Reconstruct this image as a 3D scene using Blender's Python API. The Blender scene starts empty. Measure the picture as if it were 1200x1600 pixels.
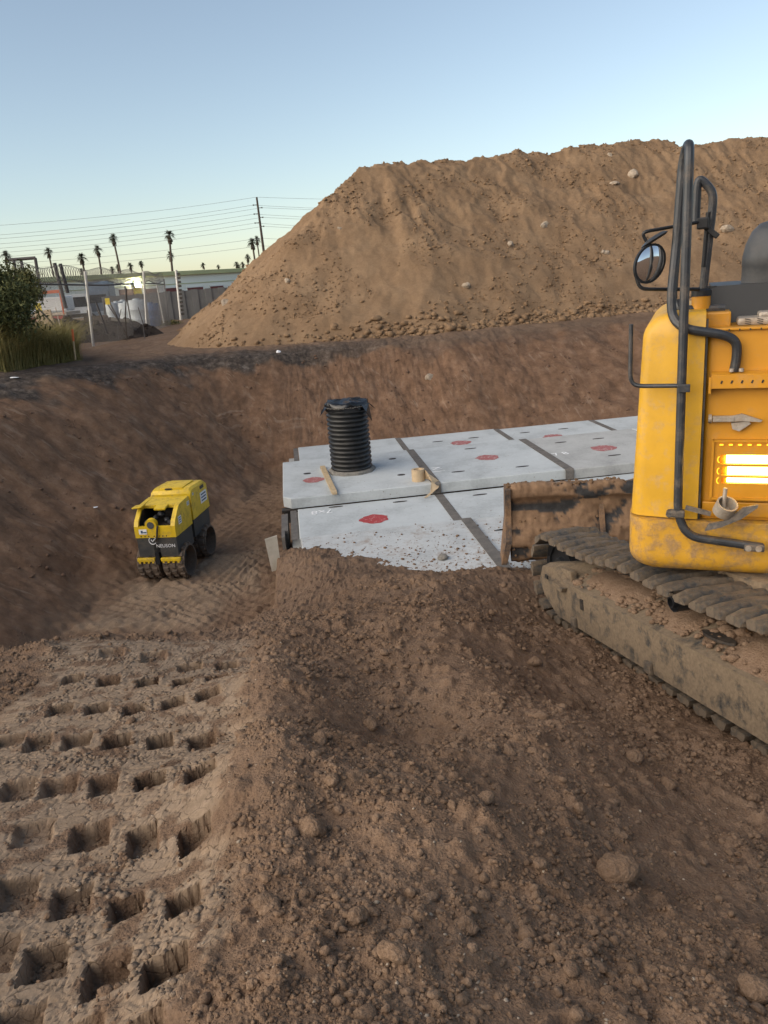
import bpy, bmesh, math, random
import numpy as np
from mathutils import Vector, Matrix

random.seed(7)
rng = np.random.default_rng(11)
S = bpy.context.scene
COL = S.collection
R = math.radians

# ---------------------------------------------------------------- camera
PITCH, ROLL, EYE, FPX = R(16.8), R(4.5), 1.70, 1201.0
cam_f = Vector((0, math.cos(PITCH), -math.sin(PITCH)))
_r0 = Vector((1, 0, 0)); _u0 = Vector((0, math.sin(PITCH), math.cos(PITCH)))
cam_r = _r0 * math.cos(ROLL) - _u0 * math.sin(ROLL)
cam_u = _u0 * math.cos(ROLL) + _r0 * math.sin(ROLL)
cam = bpy.data.cameras.new('camera'); camo = bpy.data.objects.new('camera', cam); COL.objects.link(camo)
cam.sensor_fit = 'VERTICAL'; cam.sensor_height = 36.0; cam.sensor_width = 27.0
cam.lens = 36.0 * FPX / 1600.0
cam.clip_start = 0.05; cam.clip_end = 6000
M = Matrix((cam_r, cam_u, -cam_f)).transposed().to_4x4(); M.translation = (0, 0, EYE)
camo.matrix_world = M
S.camera = camo

# ---------------------------------------------------------------- sky, sun, exposure (dawn)
SUN_EL, SUN_AZ = R(16.0), R(-118.0)        # azimuth from +Y, negative = left: low veiled sun off to the left
w = bpy.data.worlds.new('World'); S.world = w; w.use_nodes = True
nt = w.node_tree; nt.nodes.clear()
sky = nt.nodes.new('ShaderNodeTexSky'); sky.sky_type = 'NISHITA'; sky.sun_disc = False
sky.sun_elevation = SUN_EL; sky.sun_rotation = SUN_AZ
sky.air_density = 1.0; sky.dust_density = 0.9; sky.ozone_density = 1.0; sky.altitude = 300
bg = nt.nodes.new('ShaderNodeBackground'); bg.inputs[1].default_value = 0.088
wo = nt.nodes.new('ShaderNodeOutputWorld')
hs = nt.nodes.new('ShaderNodeHueSaturation'); hs.inputs['Saturation'].default_value = 0.82
nt.links.new(sky.outputs[0], hs.inputs['Color']); nt.links.new(hs.outputs[0], bg.inputs[0]); nt.links.new(bg.outputs[0], wo.inputs[0])
sl = bpy.data.lights.new('sun', 'SUN'); sl.energy = 2.8; sl.angle = R(100); sl.color = (1, 0.85, 0.68)
so = bpy.data.objects.new('sun', sl); COL.objects.link(so)
sd = Vector((math.sin(SUN_AZ) * math.cos(SUN_EL), math.cos(SUN_AZ) * math.cos(SUN_EL), math.sin(SUN_EL)))
so.rotation_euler = sd.to_track_quat('Z', 'Y').to_euler(); so.location = (0, 0, 40)
S.view_settings.view_transform = 'Standard'; S.view_settings.look = 'None'
S.view_settings.gamma = 1.0; S.view_settings.exposure = 1.15; S.view_settings.use_curve_mapping = False
S.render.engine = 'CYCLES'
S.cycles.max_bounces = 4; S.cycles.diffuse_bounces = 2; S.cycles.glossy_bounces = 3; S.cycles.use_denoising = True
S.cycles.use_adaptive_sampling = True; S.cycles.adaptive_threshold = 0.02

# ---------------------------------------------------------------- survey helpers: photo pixel -> point in the place
CAMP = Vector((0, 0, EYE))
def ray(x, y): return cam_f + cam_r * ((x - 600) / FPX) - cam_u * ((y - 800) / FPX)
def yp(x, y, Y): d = ray(x, y); return CAMP + d * (Y / d.y)
def zp(x, y, z): d = ray(x, y); return CAMP + d * ((z - EYE) / d.z)

# ---------------------------------------------------------------- materials
MATS = {}
class NB:
    def __init__(s, name):
        s.m = bpy.data.materials.new(name); s.m.use_nodes = True; s.t = s.m.node_tree; s.n = s.t.nodes
        s.n.clear(); s.out = s.n.new('ShaderNodeOutputMaterial'); s.b = s.n.new('ShaderNodeBsdfPrincipled')
        s.t.links.new(s.b.outputs[0], s.out.inputs[0]); MATS[name] = s.m
        s.tc = s.n.new('ShaderNodeTexCoord')
    def L(s, a, b): s.t.links.new(a, b)
    def coords(s, scale=None, src='Object'):
        o = s.tc.outputs[src]
        if scale is None: return o
        mp = s.n.new('ShaderNodeMapping'); mp.inputs['Scale'].default_value = scale
        s.L(o, mp.inputs[0]); return mp.outputs[0]
    def noise(s, scale, detail=6, rough=0.6, vec=None, dist=0.0):
        n = s.n.new('ShaderNodeTexNoise'); n.inputs['Scale'].default_value = scale
        n.inputs['Detail'].default_value = detail; n.inputs['Roughness'].default_value = rough
        n.inputs['Distortion'].default_value = dist
        s.L(vec if vec else s.tc.outputs['Object'], n.inputs['Vector']); return n.outputs['Fac']
    def voro(s, scale, feature='F1', vec=None, rand=1.0):
        n = s.n.new('ShaderNodeTexVoronoi'); n.feature = feature; n.inputs['Scale'].default_value = scale
        n.inputs['Randomness'].default_value = rand
        s.L(vec if vec else s.tc.outputs['Object'], n.inputs['Vector'])
        return n.outputs['Distance']
    def ramp(s, fac, stops):
        r = s.n.new('ShaderNodeValToRGB'); e = r.color_ramp.elements
        while len(e) < len(stops): e.new(0.5)
        for el, (p, c) in zip(e, stops):
            el.position = p; el.color = c if len(c) == 4 else (*c, 1)
        s.L(fac, r.inputs[0]); return r.outputs[0]
    def mix(s, fac, a, b, mode='MIX'):
        m = s.n.new('ShaderNodeMix'); m.data_type = 'RGBA'; m.blend_type = mode
        for sock, v in ((m.inputs[0], fac), (m.inputs[6], a), (m.inputs[7], b)):
            if hasattr(v, 'node'): s.L(v, sock)
            elif isinstance(v, (int, float)): sock.default_value = v
            else: sock.default_value = (*v, 1) if len(v) == 3 else v
        return m.outputs[2]
    def math(s, op, a, b=0.0, c=0.0):
        m = s.n.new('ShaderNodeMath'); m.operation = op
        for i, v in enumerate((a, b, c)):
            if hasattr(v, 'node'): s.L(v, m.inputs[i])
            else: m.inputs[i].default_value = v
        return m.outputs[0]
    def attr(s, name, out='Fac'):
        a = s.n.new('ShaderNodeAttribute'); a.attribute_name = name; return a.outputs[out]
    def bump(s, h, strength=0.5, dist=0.02, normal=None):
        b = s.n.new('ShaderNodeBump'); b.inputs['Strength'].default_value = strength
        b.inputs['Distance'].default_value = dist; s.L(h, b.inputs['Height'])
        if normal: s.L(normal, b.inputs['Normal'])
        s.L(b.outputs[0], s.b.inputs['Normal']); return b.outputs[0]
    def set(s, color=None, rough=None, metal=None, spec=None):
        for k, v in (('Base Color', color), ('Roughness', rough), ('Metallic', metal), ('Specular IOR Level', spec)):
            if v is None: continue
            if hasattr(v, 'node'): s.L(v, s.b.inputs[k])
            else: s.b.inputs[k].default_value = (*v, 1) if isinstance(v, tuple) else v
        return s

def mat_dirt(name, c_dark, c_mid, c_light, red=None, ground=False):
    s = NB(name)
    n1 = s.noise(0.9, 3, 0.65); n2 = s.noise(14, 5, 0.75); n3 = s.noise(120, 2, 0.7)
    f = s.math('ADD', s.math('MULTIPLY', n1, 0.4), s.math('ADD', s.math('MULTIPLY', n2, 0.4), s.math('MULTIPLY', n3, 0.35)))
    col = s.ramp(f, [(0.36, c_dark), (0.56, c_mid), (0.78, c_light)])
    if ground:
        wall = s.attr('wall'); top = s.attr('topsoil'); pad = s.attr('compact')
        uv = s.attr('slopeuv', 'Vector')
        mp = s.n.new('ShaderNodeMapping'); mp.inputs['Scale'].default_value = (12.0, 3.4, 1); s.L(uv, mp.inputs[0])
        st = s.noise(1.0, 3, 0.55, mp.outputs[0], 0.0)
        wcol = s.ramp(s.noise(3.2, 5, 0.72), [(0.3, (0.11, 0.065, 0.041)), (0.55, (0.175, 0.107, 0.069)), (0.75, (0.25, 0.164, 0.112))])
        streak = s.math('MULTIPLY', s.ramp(st, [(0.585, (0, 0, 0)), (0.66, (1, 1, 1))]), s.ramp(n1, [(0.44, (0, 0, 0)), (0.56, (1, 1, 1))]))
        wcol = s.mix(s.math('MULTIPLY', streak, 0.42), wcol, (0.30, 0.225, 0.17))
        col = s.mix(wall, col, wcol)
        tcol = s.ramp(s.noise(6, 4, 0.75), [(0.35, (0.035, 0.029, 0.025)), (0.55, (0.085, 0.069, 0.058)), (0.75, (0.20, 0.17, 0.145))])
        col = s.mix(top, col, tcol)
        pcol = s.ramp(n2, [(0.3, (0.20, 0.146, 0.10)), (0.7, (0.31, 0.232, 0.165))])
        wv = s.n.new('ShaderNodeVectorMath'); wv.operation = 'ADD'; nzc = s.n.new('ShaderNodeTexNoise'); nzc.inputs['Scale'].default_value = 9.0; nzc.inputs['Detail'].default_value = 2
        s.L(s.tc.outputs['Object'], nzc.inputs['Vector']); sc_ = s.n.new('ShaderNodeVectorMath'); sc_.operation = 'SCALE'; sc_.inputs['Scale'].default_value = 0.07; s.L(nzc.outputs['Color'], sc_.inputs[0]); s.L(sc_.outputs[0], wv.inputs[1]); s.L(s.tc.outputs['Object'], wv.inputs[0])
        ckd = s.voro(13, 'DISTANCE_TO_EDGE', wv.outputs[0]); crk = s.math('MULTIPLY', s.math('SUBTRACT', 1.0, s.math('MINIMUM', s.math('MULTIPLY', ckd, 28.0), 1.0)), s.ramp(n2, [(0.44, (0, 0, 0)), (0.56, (1, 1, 1))]))
        pcol = s.mix(s.math('MULTIPLY', crk, 0.8), pcol, (0.05, 0.034, 0.024))
        col = s.mix(pad, col, pcol)
    # scattered pale specks
    v = s.voro(70); sp = s.math('MULTIPLY', s.math('LESS_THAN', v, 0.10), s.math('GREATER_THAN', n2, 0.60))
    col = s.mix(s.math('MULTIPLY', sp, 0.7), col, (0.42, 0.37, 0.31))
    s.set(col, 0.95, 0, 0.12)
    h = s.math('ADD', s.math('MULTIPLY', s.math('SUBTRACT', 1.0, v), 0.30), s.math('ADD', s.math('MULTIPLY', n2, 0.9), s.math('MULTIPLY', n3, 0.35)))
    if ground: h = s.math('SUBTRACT', h, s.math('MULTIPLY', s.math('MULTIPLY', crk, pad), 1.6))
    s.bump(h, 0.75, 0.02)
    if ground:
        bn = [n for n in s.n if n.type == 'BUMP'][-1]; s.L(s.math('SUBTRACT', 0.75, s.math('MULTIPLY', pad, 0.5)), bn.inputs['Strength'])
    return s.m

def mat_simple(name, color, rough=0.6, metal=0.0, var=0.25, scale=6.0, dirt=0.0, dirtcol=(0.15, 0.105, 0.07), dscale=3.0, bump=0.0, spec=None, dlo=0.5):
    s = NB(name)
    n = s.noise(scale, 6, 0.65)
    a = tuple(c * (1 - var) for c in color); b = tuple(min(1, c * (1 + var * 0.6)) for c in color)
    col = s.ramp(n, [(0.3, a), (0.7, b)]); ro = rough
    if dirt > 0:
        dn = s.noise(dscale, 10, 0.75)
        d = s.math('MULTIPLY', s.ramp(dn, [(dlo - 0.08, (0, 0, 0)), (dlo + 0.08, (1, 1, 1))]), dirt)
        col = s.mix(d, col, s.ramp(s.noise(40, 4), [(0.3, tuple(c * 0.75 for c in dirtcol)), (0.7, tuple(c * 1.2 for c in dirtcol))]))
        ro = s.math('ADD', s.math('MULTIPLY', d, 0.9 - rough), rough)
        if bump: s.bump(s.math('ADD', s.math('MULTIPLY', d, 0.6), s.math('MULTIPLY', n, 0.3)), bump, 0.01)
    elif bump: s.bump(n, bump, 0.01)
    s.set(col, ro, metal, spec); return s.m

def mat_emit(name, color, strength):
    s = NB(name); s.set(color, 0.4)
    s.b.inputs['Emission Color'].default_value = (*color, 1); s.b.inputs['Emission Strength'].default_value = strength
    return s.m

mat_dirt('soil', (0.095, 0.060, 0.039), (0.165, 0.108, 0.072), (0.25, 0.175, 0.122), ground=True)
mat_dirt('pile_soil', (0.14, 0.088, 0.050), (0.215, 0.142, 0.085), (0.30, 0.21, 0.130))
mat_dirt('clod_soil', (0.105, 0.067, 0.043), (0.18, 0.12, 0.080), (0.275, 0.195, 0.137))
mat_dirt('flake_soil', (0.15, 0.107, 0.075), (0.22, 0.163, 0.117), (0.31, 0.235, 0.172))
mat_dirt('wall_soil', (0.085, 0.052, 0.036), (0.14, 0.088, 0.062), (0.22, 0.15, 0.11))
mat_dirt('caked_soil', (0.10, 0.062, 0.036), (0.165, 0.105, 0.064), (0.24, 0.165, 0.105))
mat_dirt('dark_soil', (0.025, 0.021, 0.018), (0.045, 0.036, 0.03), (0.09, 0.073, 0.06))
mat_simple('pale_rock', (0.36, 0.295, 0.225), 0.9, var=0.35, scale=12)

# ---------------------------------------------------------------- mesh helpers
class MB:
    def __init__(s): s.v = []; s.f = []
    def add(s, vs, fs):
        o = len(s.v); s.v += [tuple(v) for v in vs]; s.f += [tuple(i + o for i in f) for f in fs]; return s
    def box(s, c, d, rot=None, bev=0.0):
        x, y, z = (k / 2 for k in d)
        if bev <= 0:
            vs = [Vector((sx * x, sy * y, sz * z)) for sx in (-1, 1) for sy in (-1, 1) for sz in (-1, 1)]
            fs = [(0, 1, 3, 2), (4, 6, 7, 5), (0, 4, 5, 1), (2, 3, 7, 6), (0, 2, 6, 4), (1, 5, 7, 3)]
        else:
            bm = bmesh.new(); bmesh.ops.create_cube(bm, size=1.0)
            for q in bm.verts: q.co = Vector((q.co.x * 2 * x, q.co.y * 2 * y, q.co.z * 2 * z))
            bmesh.ops.bevel(bm, geom=bm.edges[:], offset=bev, segments=2, profile=0.6, affect='EDGES')
            bm.verts.index_update(); vs = [q.co.copy() for q in bm.verts]; fs = [[q.index for q in f.verts] for f in bm.faces]; bm.free()
        if rot is not None: vs = [rot @ q for q in vs]
        c = Vector(c); return s.add([q + c for q in vs], fs)
    def cyl(s, p0, p1, r0, r1=None, n=12, caps=True):
        r1 = r0 if r1 is None else r1; p0 = Vector(p0); p1 = Vector(p1); d = (p1 - p0).normalized()
        a = d.orthogonal().normalized(); b = d.cross(a); vs = []; fs = []
        for k in range(n):
            t = 2 * math.pi * k / n; e = a * math.cos(t) + b * math.sin(t); vs += [p0 + e * r0, p1 + e * r1]
        for k in range(n): j = (k + 1) % n; fs.append((2 * k, 2 * j, 2 * j + 1, 2 * k + 1))
        if caps: fs.append(tuple(2 * k for k in range(n))[::-1]); fs.append(tuple(2 * k + 1 for k in range(n)))
        return s.add(vs, fs)
    def tube(s, pts, r, n=10, bend=0.0, caps=True):
        pts = [Vector(p) for p in pts]
        if bend > 0:
            q = [pts[0]]
            for i in range(1, len(pts) - 1):
                a, b, c = pts[i - 1], pts[i], pts[i + 1]
                da = min(bend, (a - b).length * 0.48); dc = min(bend, (c - b).length * 0.48)
                pa = b + (a - b).normalized() * da; pc = b + (c - b).normalized() * dc
                for k in range(7):
                    t = k / 6; q.append((1 - t) ** 2 * pa + 2 * t * (1 - t) * b + t * t * pc)
            q.append(pts[-1]); pts = q
        rs = r if isinstance(r, (list, tuple)) else [r] * len(pts)
        vs = []; fs = []; a = None
        for i, p in enumerate(pts):
            d = (pts[min(i + 1, len(pts) - 1)] - pts[max(i - 1, 0)]).normalized()
            a = d.orthogonal().normalized() if a is None else (a - d * a.dot(d)).normalized()
            b = d.cross(a)
            for k in range(n):
                t = 2 * math.pi * k / n; vs.append(p + (a * math.cos(t) + b * math.sin(t)) * rs[i])
        for i in range(len(pts) - 1):
            for k in range(n):
                j = (k + 1) % n; fs.append((i * n + k, i * n + j, (i + 1) * n + j, (i + 1) * n + k))
        if caps: fs.append(tuple(range(n))[::-1]); fs.append(tuple(range((len(pts) - 1) * n, len(pts) * n)))
        return s.add(vs, fs)
    def lathe(s, prof, n=24, c=(0, 0, 0), axis='Z'):
        c = Vector(c); vs = []; fs = []; m = len(prof)
        for k in range(n):
            t = 2 * math.pi * k / n
            for (r, z) in prof:
                x, y = r * math.cos(t), r * math.sin(t)
                vs.append(c + (Vector((x, y, z)) if axis == 'Z' else Vector((z, x, y)) if axis == 'X' else Vector((x, z, y))))
        for k in range(n):
            j = (k + 1) % n
            for i in range(m - 1): fs.append((k * m + i, j * m + i, j * m + i + 1, k * m + i + 1))
        return s.add(vs, fs)
    def prism(s, poly, z0, z1, axis='Z'):
        def P(a, b, h): return (a, b, h) if axis == 'Z' else (h, a, b) if axis == 'X' else (a, h, b)
        n = len(poly); vs = [P(a, b, z0) for a, b in poly] + [P(a, b, z1) for a, b in poly]
        fs = [tuple(range(n))[::-1], tuple(range(n, 2 * n))] + [(k, (k + 1) % n, n + (k + 1) % n, n + k) for k in range(n)]
        return s.add(vs, fs)
    def loft(s, rings, cap=True):
        n = len(rings[0]); vs = [p for r in rings for p in r]; fs = []
        for i in range(len(rings) - 1):
            for k in range(n):
                j = (k + 1) % n; fs.append((i * n + k, i * n + j, (i + 1) * n + j, (i + 1) * n + k))
        if cap: fs.append(tuple(range(n))[::-1]); fs.append(tuple(range((len(rings) - 1) * n, len(rings) * n)))
        return s.add(vs, fs)
    def blob(s, c, r, sq=(1, 1, 1), amp=0.25, sub=2, seed=0):
        vs, fs = ICO[sub]; rr = random.Random(seed)
        k = np.array([[rr.uniform(-3, 3) for _ in range(3)] for _ in range(5)]); ph = np.array([rr.uniform(0, 6) for _ in range(5)])
        d = 1 + amp * np.sin(vs @ k.T + ph).mean(1) * 1.6
        P = vs * d[:, None] * np.array(sq) * r + np.array(c)
        return s.add(P.tolist(), fs)
    def build(s, name, mat, parent=None, smooth=None, kind=None, label=None, cat=None, group=None, loc=None, bev=0.0):
        me = bpy.data.meshes.new(name); me.from_pydata(s.v, [], s.f)
        if bev > 0 or smooth is not None:
            bm = bmesh.new(); bm.from_mesh(me)
            bmesh.ops.recalc_face_normals(bm, faces=bm.faces[:])
            if smooth is not None:
                for f in bm.faces: f.smooth = True
                for e in bm.edges:
                    if len(e.link_faces) == 2 and e.calc_face_angle(0) > R(smooth): e.smooth = False
            bm.to_mesh(me); bm.free()
        me.update()
        return link(name, me, mat, parent, kind, label, cat, group, loc)
def link(name, me, mat, parent=None, kind=None, label=None, cat=None, group=None, loc=None):
    o = bpy.data.objects.new(name, me); COL.objects.link(o)
    if mat and me is not None and not me.materials: me.materials.append(MATS[mat])
    if parent: o.parent = parent
    if loc is not None: o.location = loc
    return tag(o, label, cat, group, kind)
def tag(o, label=None, cat=None, group=None, kind=None):
    for k, v in (('label', label), ('category', cat), ('group', group), ('kind', kind)):
        if v: o[k] = v
    return o
def empty(name, mw, label, cat, group=None):
    o = bpy.data.objects.new(name, None); COL.objects.link(o); o.empty_display_size = 0.2
    o.matrix_world = mw if isinstance(mw, Matrix) else Matrix.Translation(mw)
    return tag(o, label, cat, group)
def copy_tree(o, parent=None):
    c = o.copy(); COL.objects.link(c); c.parent = parent
    for ch in list(o.children): copy_tree(ch, c)
    return c
def _ico(sub):
    bm = bmesh.new(); bmesh.ops.create_icosphere(bm, subdivisions=sub, radius=1.0); bm.verts.index_update()
    v = np.array([q.co[:] for q in bm.verts]); f = [tuple(q.index for q in p.verts) for p in bm.faces]; bm.free(); return v, f
ICO = {1: _ico(1), 2: _ico(2), 3: _ico(3), 4: _ico(4)}
def np_mesh(name, V, F):
    me = bpy.data.meshes.new(name); V = np.asarray(V, np.float32); F = np.asarray(F, np.int32); k = F.shape[1]
    me.vertices.add(len(V)); me.vertices.foreach_set('co', V.ravel())
    me.loops.add(F.size); me.loops.foreach_set('vertex_index', F.ravel())
    me.polygons.add(len(F)); me.polygons.foreach_set('loop_start', np.arange(0, F.size, k, dtype=np.int32))
    me.polygons.foreach_set('use_smooth', np.ones(len(F), bool))
    me.update(calc_edges=True); me.validate(); return me
def text_mesh(body, size, thick=0.0):
    cu = bpy.data.curves.new('lettering', 'FONT'); cu.body = body; cu.size = size; cu.align_x = 'CENTER'; cu.align_y = 'CENTER'; cu.extrude = thick; cu.resolution_u = 2
    o = bpy.data.objects.new('lettering', cu); COL.objects.link(o)
    me = bpy.data.meshes.new_from_object(o.evaluated_get(bpy.context.evaluated_depsgraph_get())); bpy.data.objects.remove(o); bpy.data.curves.remove(cu); return me

# numpy gradient noise
_perm = np.random.default_rng(5).permutation(512); _ga = np.random.default_rng(6).uniform(0, 2 * np.pi, 512)
def gnoise(x, y):
    xi = np.floor(x).astype(np.int64); yi = np.floor(y).astype(np.int64); fx = x - xi; fy = y - yi
    def g(ix, iy, dx, dy):
        a = _ga[_perm[(_perm[ix & 511] + iy) & 511]]; return np.cos(a) * dx + np.sin(a) * dy
    u = fx * fx * fx * (fx * (fx * 6 - 15) + 10); v = fy * fy * fy * (fy * (fy * 6 - 15) + 10)
    a = g(xi, yi, fx, fy) * (1 - u) + g(xi + 1, yi, fx - 1, fy) * u
    b = g(xi, yi + 1, fx, fy - 1) * (1 - u) + g(xi + 1, yi + 1, fx - 1, fy - 1) * u
    return (a * (1 - v) + b * v) * 1.5
def fbm(x, y, s, oct=4, gain=0.5, ridged=False):
    t = 0; a = 1.0
    for k in range(oct):
        n = gnoise(x * s + 17.3 * k, y * s - 9.1 * k)
        t = t + a * ((0.5 - np.abs(n)) if ridged else n); a *= gain; s *= 2.03
    return t
def worley(x, y, sc):
    X = x * sc; Y = y * sc; xi = np.floor(X).astype(np.int64); yi = np.floor(Y).astype(np.int64); f1 = np.full(x.shape, 9.0); f2 = f1.copy()
    for i in (-1, 0, 1):
        for j in (-1, 0, 1):
            h = _perm[(_perm[(xi + i) & 511] + yi + j) & 511]; d = np.hypot(xi + i + (h % 23) / 23.0 - X, yi + j + (h % 29) / 29.0 - Y)
            f2 = np.minimum(f2, np.maximum(f1, d)); f1 = np.minimum(f1, d)
    return f2 - f1
def sstep(a, b, x): t = np.clip((x - a) / (b - a), 0, 1); return t * t * (3 - 2 * t)

# ================================================================ GROUND
FLOOR = -2.30
TOE = np.array([(-4.7, 6.5), (-4.25, 9.1), (-3.9, 10.8), (-3.3, 12.3), (-2.8, 14.4), (-2.45, 15.8), (-2.15, 16.5), (-1.6, 16.85), (3, 16.9), (8, 17.0), (20, 17.3), (20, 6.5)])
RIM = np.array([(-9.5, 4.0), (-8.2, 9.5), (-6.75, 14.0), (-5.45, 17.5), (-4.1, 18.8), (-2.45, 19.5), (-0.3, 20.0), (2.0, 20.0), (4.65, 21.0), (7.4, 21.5), (24, 22.0), (24, 4.0)])
def poly_sdf(px, py, poly):
    d = np.full(px.shape, 1e9); inside = np.zeros(px.shape, bool); arc = np.zeros(px.shape); acc = 0.0; n = len(poly)
    for i in range(n):
        ax, ay = poly[i]; bx, by = poly[(i + 1) % n]; ex, ey = bx - ax, by - ay; L2 = ex * ex + ey * ey
        t = np.clip(((px - ax) * ex + (py - ay) * ey) / L2, 0, 1); q = np.hypot(px - ax - t * ex, py - ay - t * ey)
        m = q < d; d = np.where(m, q, d); arc = np.where(m, acc + t * math.sqrt(L2), arc); acc += math.sqrt(L2)
        c = ((ay > py) != (by > py)) & (px < (bx - ax) * (py - ay) / (by - ay + 1e-12) + ax); inside ^= c
    return np.where(inside, -d, d), arc
# control points of the near ramp: (photo pixel, distance)
CP = []
def cp(px, py, Y): p = yp(px, py, Y); CP.append((p.x, p.y, p.z))
def ramp_z(Y): return 0.10 - 0.162 * Y
for X in (-3.2, -2.4, -1.6, -0.9):
    for Y in (0.6, 1.5, 2.4, 3.4, 4.4): CP.append((X if Y > 1.2 else X * .8, Y, ramp_z(Y)))
for q in ((100, 1003, 5.35), (200, 1000, 5.4), (310, 1000, 5.4), (430, 1150, 2.93), (425, 1250, 2.43), (400, 1400, 1.97), (430, 1050, 4.0), (420, 985, 5.5), (350, 1580, 1.42), (545, 1120, 3.6), (500, 1060, 4.1),
          (630, 1165, 3.5), (600, 1600, 1.3), (600, 1400, 1.85), (600, 1280, 2.3), (520, 1300, 2.3), (700, 1200, 2.75), (800, 1150, 3.1),
          (720, 1060, 4.0), (620, 1060, 4.25), (700, 960, 5.4), (700, 912, 7.1), (560, 960, 5.8), (560, 925, 7.2), (640, 900, 7.6), (480, 935, 7.6),
          (800, 915, 7.4), (840, 955, 7.0), (940, 1020, 5.6), (1200, 1190, 3.6), (1000, 1150, 3.75), (900, 1100, 4.3), (1000, 1300, 2.55), (1200, 1300, 2.75),
          (900, 1300, 2.42), (1000, 1600, 1.35), (1200, 1600, 1.35), (900, 1450, 1.8), (800, 1300, 2.25), (760, 1450, 1.78)): cp(*q)
CP += [(4, 3, -.85), (4, 5, -1.2), (4, 7, -1.55), (4, 8.3, -1.75), (-4.2, 2, -.2), (-4.4, 4.5, -.75), (0, -2, .25), (-3, -2, .3), (3, -2, .2), (5, -2, .2), (6, 2, -.6), (-5, -1, .2),
       (-3.6, 8.4, -2.3), (-2.3, 8.4, -2.3), (-2.3, 7.0, -1.75), (-3.6, 7.0, -1.75), (-4.6, 6.5, -1.4), (-3.3, 6.0, -1.15), (-2.1, 6.1, -1.2),
       (-1.0, 9.3, -1.68), (0.2, 8.7, -1.70), (1.4, 8.5, -1.70), (3, 8.6, -1.72), (5, 8.6, -1.72), (-1.2, 10.0, -1.78), (0.5, 9.5, -1.90), (1.6, 9.3, -1.9), (3, 9.7, -1.92), (5, 9.7, -1.93), (0, 11.5, -2.3), (-3, 10, -2.3), (4, 11.5, -2.3)]
CP = np.array(CP)
def _tps_fit(P, lam=0.002):
    n = len(P); D = np.hypot(P[:, None, 0] - P[None, :, 0], P[:, None, 1] - P[None, :, 1]); K = np.where(D > 0, D * D * np.log(D + 1e-12), 0) + lam * np.eye(n)
    Q = np.c_[np.ones(n), P[:, :2]]; A = np.block([[K, Q], [Q.T, np.zeros((3, 3))]]); return np.linalg.solve(A, np.r_[P[:, 2], 0, 0, 0])
TW = _tps_fit(CP)
def near_z(x, y):
    z = TW[-3] + TW[-2] * x + TW[-1] * y
    for i, (a, b, _) in enumerate(CP):
        d2 = (x - a) ** 2 + (y - b) ** 2; z = z + TW[i] * 0.5 * d2 * np.log(d2 + 1e-12)
    return z
# padfoot prints on the ramp: photo pixel of each print's centre, with a freshness 0..1
PRINTS = [(354, 1036, .8), (296, 1038, .5), (240, 1024, .4), (176, 1024, .3), (114, 1062, .8), (170, 1066, .9), (230, 1066, 1), (286, 1067, .9), (342, 1063, .8),
          (94, 1109, .7), (152, 1108, .9), (210, 1111, 1), (272, 1104, 1), (328, 1098, .8), (12, 1158, .5), (60, 1161, .6), (120, 1158, .7), (182, 1159, 1), (250, 1158, 1), (316, 1158, .9),
          (28, 1233, .5), (92, 1229, .6), (162, 1227, .9), (236, 1225, 1), (318, 1231, 1), (140, 1302, .8), (222, 1311, 1), (308, 1321, 1), (52, 1300, .3),
          (22, 1386, .6), (108, 1393, .8), (196, 1409, 1), (290, 1421, 1), (-20, 1480, .6), (66, 1489, .8), (166, 1517, .9), (262, 1533, 1), (20, 1600, .6), (120, 1630, .8), (225, 1650, 1)]
def ramp_hit(px, py):
    d = ray(px, py); t = (EYE - 0.10) / (-d.z - 0.162 * d.y); return CAMP + d * t
def pits(x, y):
    nx = x + 0.005 * fbm(x, y, 15, 2); ny = y + 0.005 * fbm(x + 40, y, 15, 2); dep = np.zeros_like(x); lip = np.zeros_like(x)
    a = ramp_hit(316, 1158); b = ramp_hit(262, 1533); ang = math.atan2(a.y - b.y, a.x - b.x) + R(6); ca, sa = math.cos(ang), math.sin(ang)
    for i, (px, py, fr) in enumerate(PRINTS):
        c = ramp_hit(px, py); m = (np.abs(x - c.x) < 0.35) & (np.abs(y - c.y) < 0.35)
        if not m.any(): continue
        dx, dy = nx[m] - c.x, ny[m] - c.y; l = dx * ca + dy * sa; t = -dx * sa + dy * ca
        r = random.Random(i); hl, hw = 0.084 * r.uniform(.85, 1.1), 0.063 * r.uniform(.9, 1.1)
        q = np.maximum(np.abs(l) / hl, np.abs(t) / hw); soft = 1.01 + (1 - fr) * 0.55
        dep[m] = np.maximum(dep[m], (1 - sstep(0.93, soft, q)) * r.uniform(.064, .088) * (0.35 + 0.65 * fr))
        lip[m] = np.maximum(lip[m], np.exp(-((q - 1.35) / 0.28) ** 2) * 0.005 * fr)
    return dep, lip
PADQ = [ramp_hit(*p) for p in ((395, 990), (375, 1160), (345, 1400), (300, 1640), (-120, 1640), (-120, 1190), (60, 1075), (95, 1005))]
PADPOLY = np.array([(p.x, p.y) for p in PADQ])

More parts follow.
